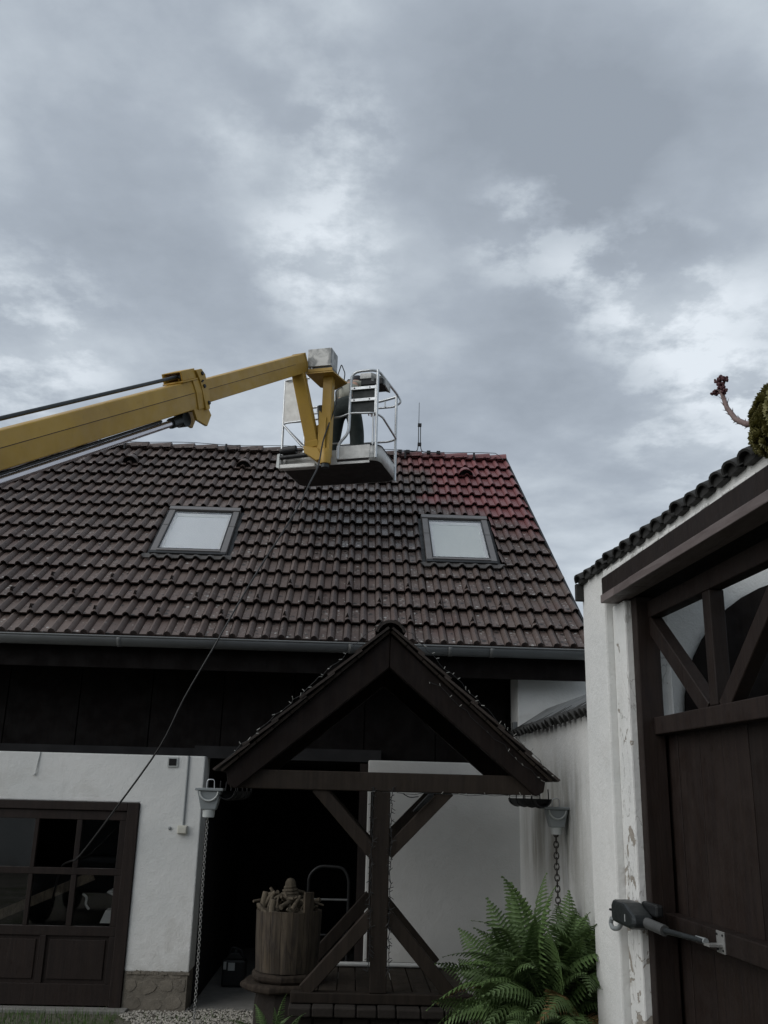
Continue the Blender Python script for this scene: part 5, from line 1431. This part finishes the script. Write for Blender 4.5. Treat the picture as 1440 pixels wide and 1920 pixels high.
g1 = part('timber_offcut', MB().beam((-3.9, 10.12, 0.55), (-2.60, 10.30, 1.12), 0.05, 0.09), M_DRIFT)
tag(g1, 'grey timber offcut lying aslant inside the garage behind the lower panes', 'timber')
g2 = part('plastic_strip', MB().tube(rounded([(-2.52, 9.95, 0.84), (-2.56, 9.95, 0.88), (-2.55, 9.95, 0.95), (-2.60, 9.95, 0.98)], .03), 0.012, 6), M_LPLASTIC)
tag(g2, 'short pale bent strip behind the lower right garage pane', 'strip')
g3 = part('paper_bundle', MB().prism([(-2.40, 9.93, 0.72), (-2.27, 9.93, 0.72), (-2.28, 9.95, 0.84), (-2.36, 9.95, 0.83)], (0, 0.12, 0.01)).prism([(-2.36, 9.92, 1.00), (-2.28, 9.92, 0.965), (-2.275, 9.92, 0.985), (-2.30, 9.92, 1.03)], (0, 0.05, 0.01)), M_LPLASTIC)
tag(g3, 'crumpled pale paper bundle at the right edge of the lower garage pane', 'paper')

# ================================================================== FERNS
def frond_mesh(L, wmax, npair, droop, seed):
    rnd_ = random.Random(seed); t = MB()
    def spine(f): return V((0, L * (f - 0.18 * droop * f * f), L * (0.62 * f - droop * 0.62 * f ** 2.4)))
    pts = [spine(j / 14) for j in range(15)]
    for i in range(npair):
        f = 0.10 + 0.89 * i / (npair - 1)
        p = spine(f); d = (spine(min(1, f + .02)) - spine(max(0, f - .02))).normalized()
        side = V((1, 0, 0)); nrm_ = side.cross(d).normalized()
        shape = math.sin(math.pi * min(1, (f + 0.02) ** 0.62)) ** 0.75 if f < 0.97 else 0.08
        pl = max(wmax * shape, 0.008)
        for s_ in (-1, 1):
            dir_ = (side * s_ + d * (0.22 + 0.35 * f) - nrm_ * 0.20 * 1 + V((0, 0, rnd_.uniform(-.12, .08)))).normalized()
            bw = L / npair * 0.56
            nseg = 5
            up_ = []; dn = []; ce = []
            for k in range(nseg + 1):
                q = k / nseg; c = p + dir_ * pl * q + V((0, 0, -0.22 * pl * q * q)); wd = bw * (1 - q) ** 0.6 * (1.0 if k % 2 == 0 else 0.58) * (1 if k else .6)
                ax_ = d
                ce.append(c); up_.append(c + ax_ * wd + nrm_ * 0.004); dn.append(c - ax_ * wd * .85 + nrm_ * 0.004)
            v = ce + up_ + dn; m_ = nseg + 1; f_ = []
            for k in range(nseg):
                f_ += [(k, k + 1, m_ + k + 1, m_ + k), (k + 1, k, 2 * m_ + k, 2 * m_ + k + 1)]
            t.add(v, f_, False)
    t.tube(pts, 0.006, 4, r1=0.0015)
    return mesh('frond', t, M_FERN)
M_DRY = simple('dry_frond', (0.16, 0.105, 0.04), 0.8, 0, 0.4, 20)
FM = [frond_mesh(1.0, 0.170, 28, 0.75, 1), frond_mesh(1.0, 0.155, 26, 1.05, 2), frond_mesh(1.0, 0.180, 28, 0.55, 3), frond_mesh(1.0, 0.165, 25, 1.4, 4), frond_mesh(1.0, 0.160, 27, 1.15, 5)]
FD = FM[3].copy(); FD.materials[0] = M_DRY
def fern(loc, n, rmin, rmax, label, tilt=(0.0, 0.55), sector=None):
    o = empty('fern', loc); tag(o, label, 'fern', None)
    for i in range(n):
        az = i * 2.39996 + random.uniform(-.25, .25)
        if sector: az = random.uniform(*sector)
        ring_ = (i + 0.5) / n
        tl = tilt[0] + (tilt[1] - tilt[0]) * (1 - ring_)
        L_ = random.uniform(rmin, rmax) * (1.0 - 0.30 * ring_)
        mw = Matrix.Translation(V(loc) + V((math.cos(az), math.sin(az), 0)) * 0.05) @ Matrix.Rotation(az - math.pi / 2, 4, 'Z') @ Matrix.Rotation(tl, 4, 'X') @ Matrix.Rotation(random.uniform(-.9, .9), 4, 'Y') @ Matrix.Scale(L_, 4)
        inst('frond', FD if random.random() < 0.05 else FM[random.randrange(5)], mw, o)
    return o
fern((1.42, 7.20, 0.38), 165, 0.85, 1.25, 'large green fern bush in front of the stained wall, right of the well', (0.0, 1.22))
fern((-0.48, 7.15, 0.10), 18, 0.50, 0.66, 'small light green fern at the foot of the barrel pedestal', (0.45, 1.25))
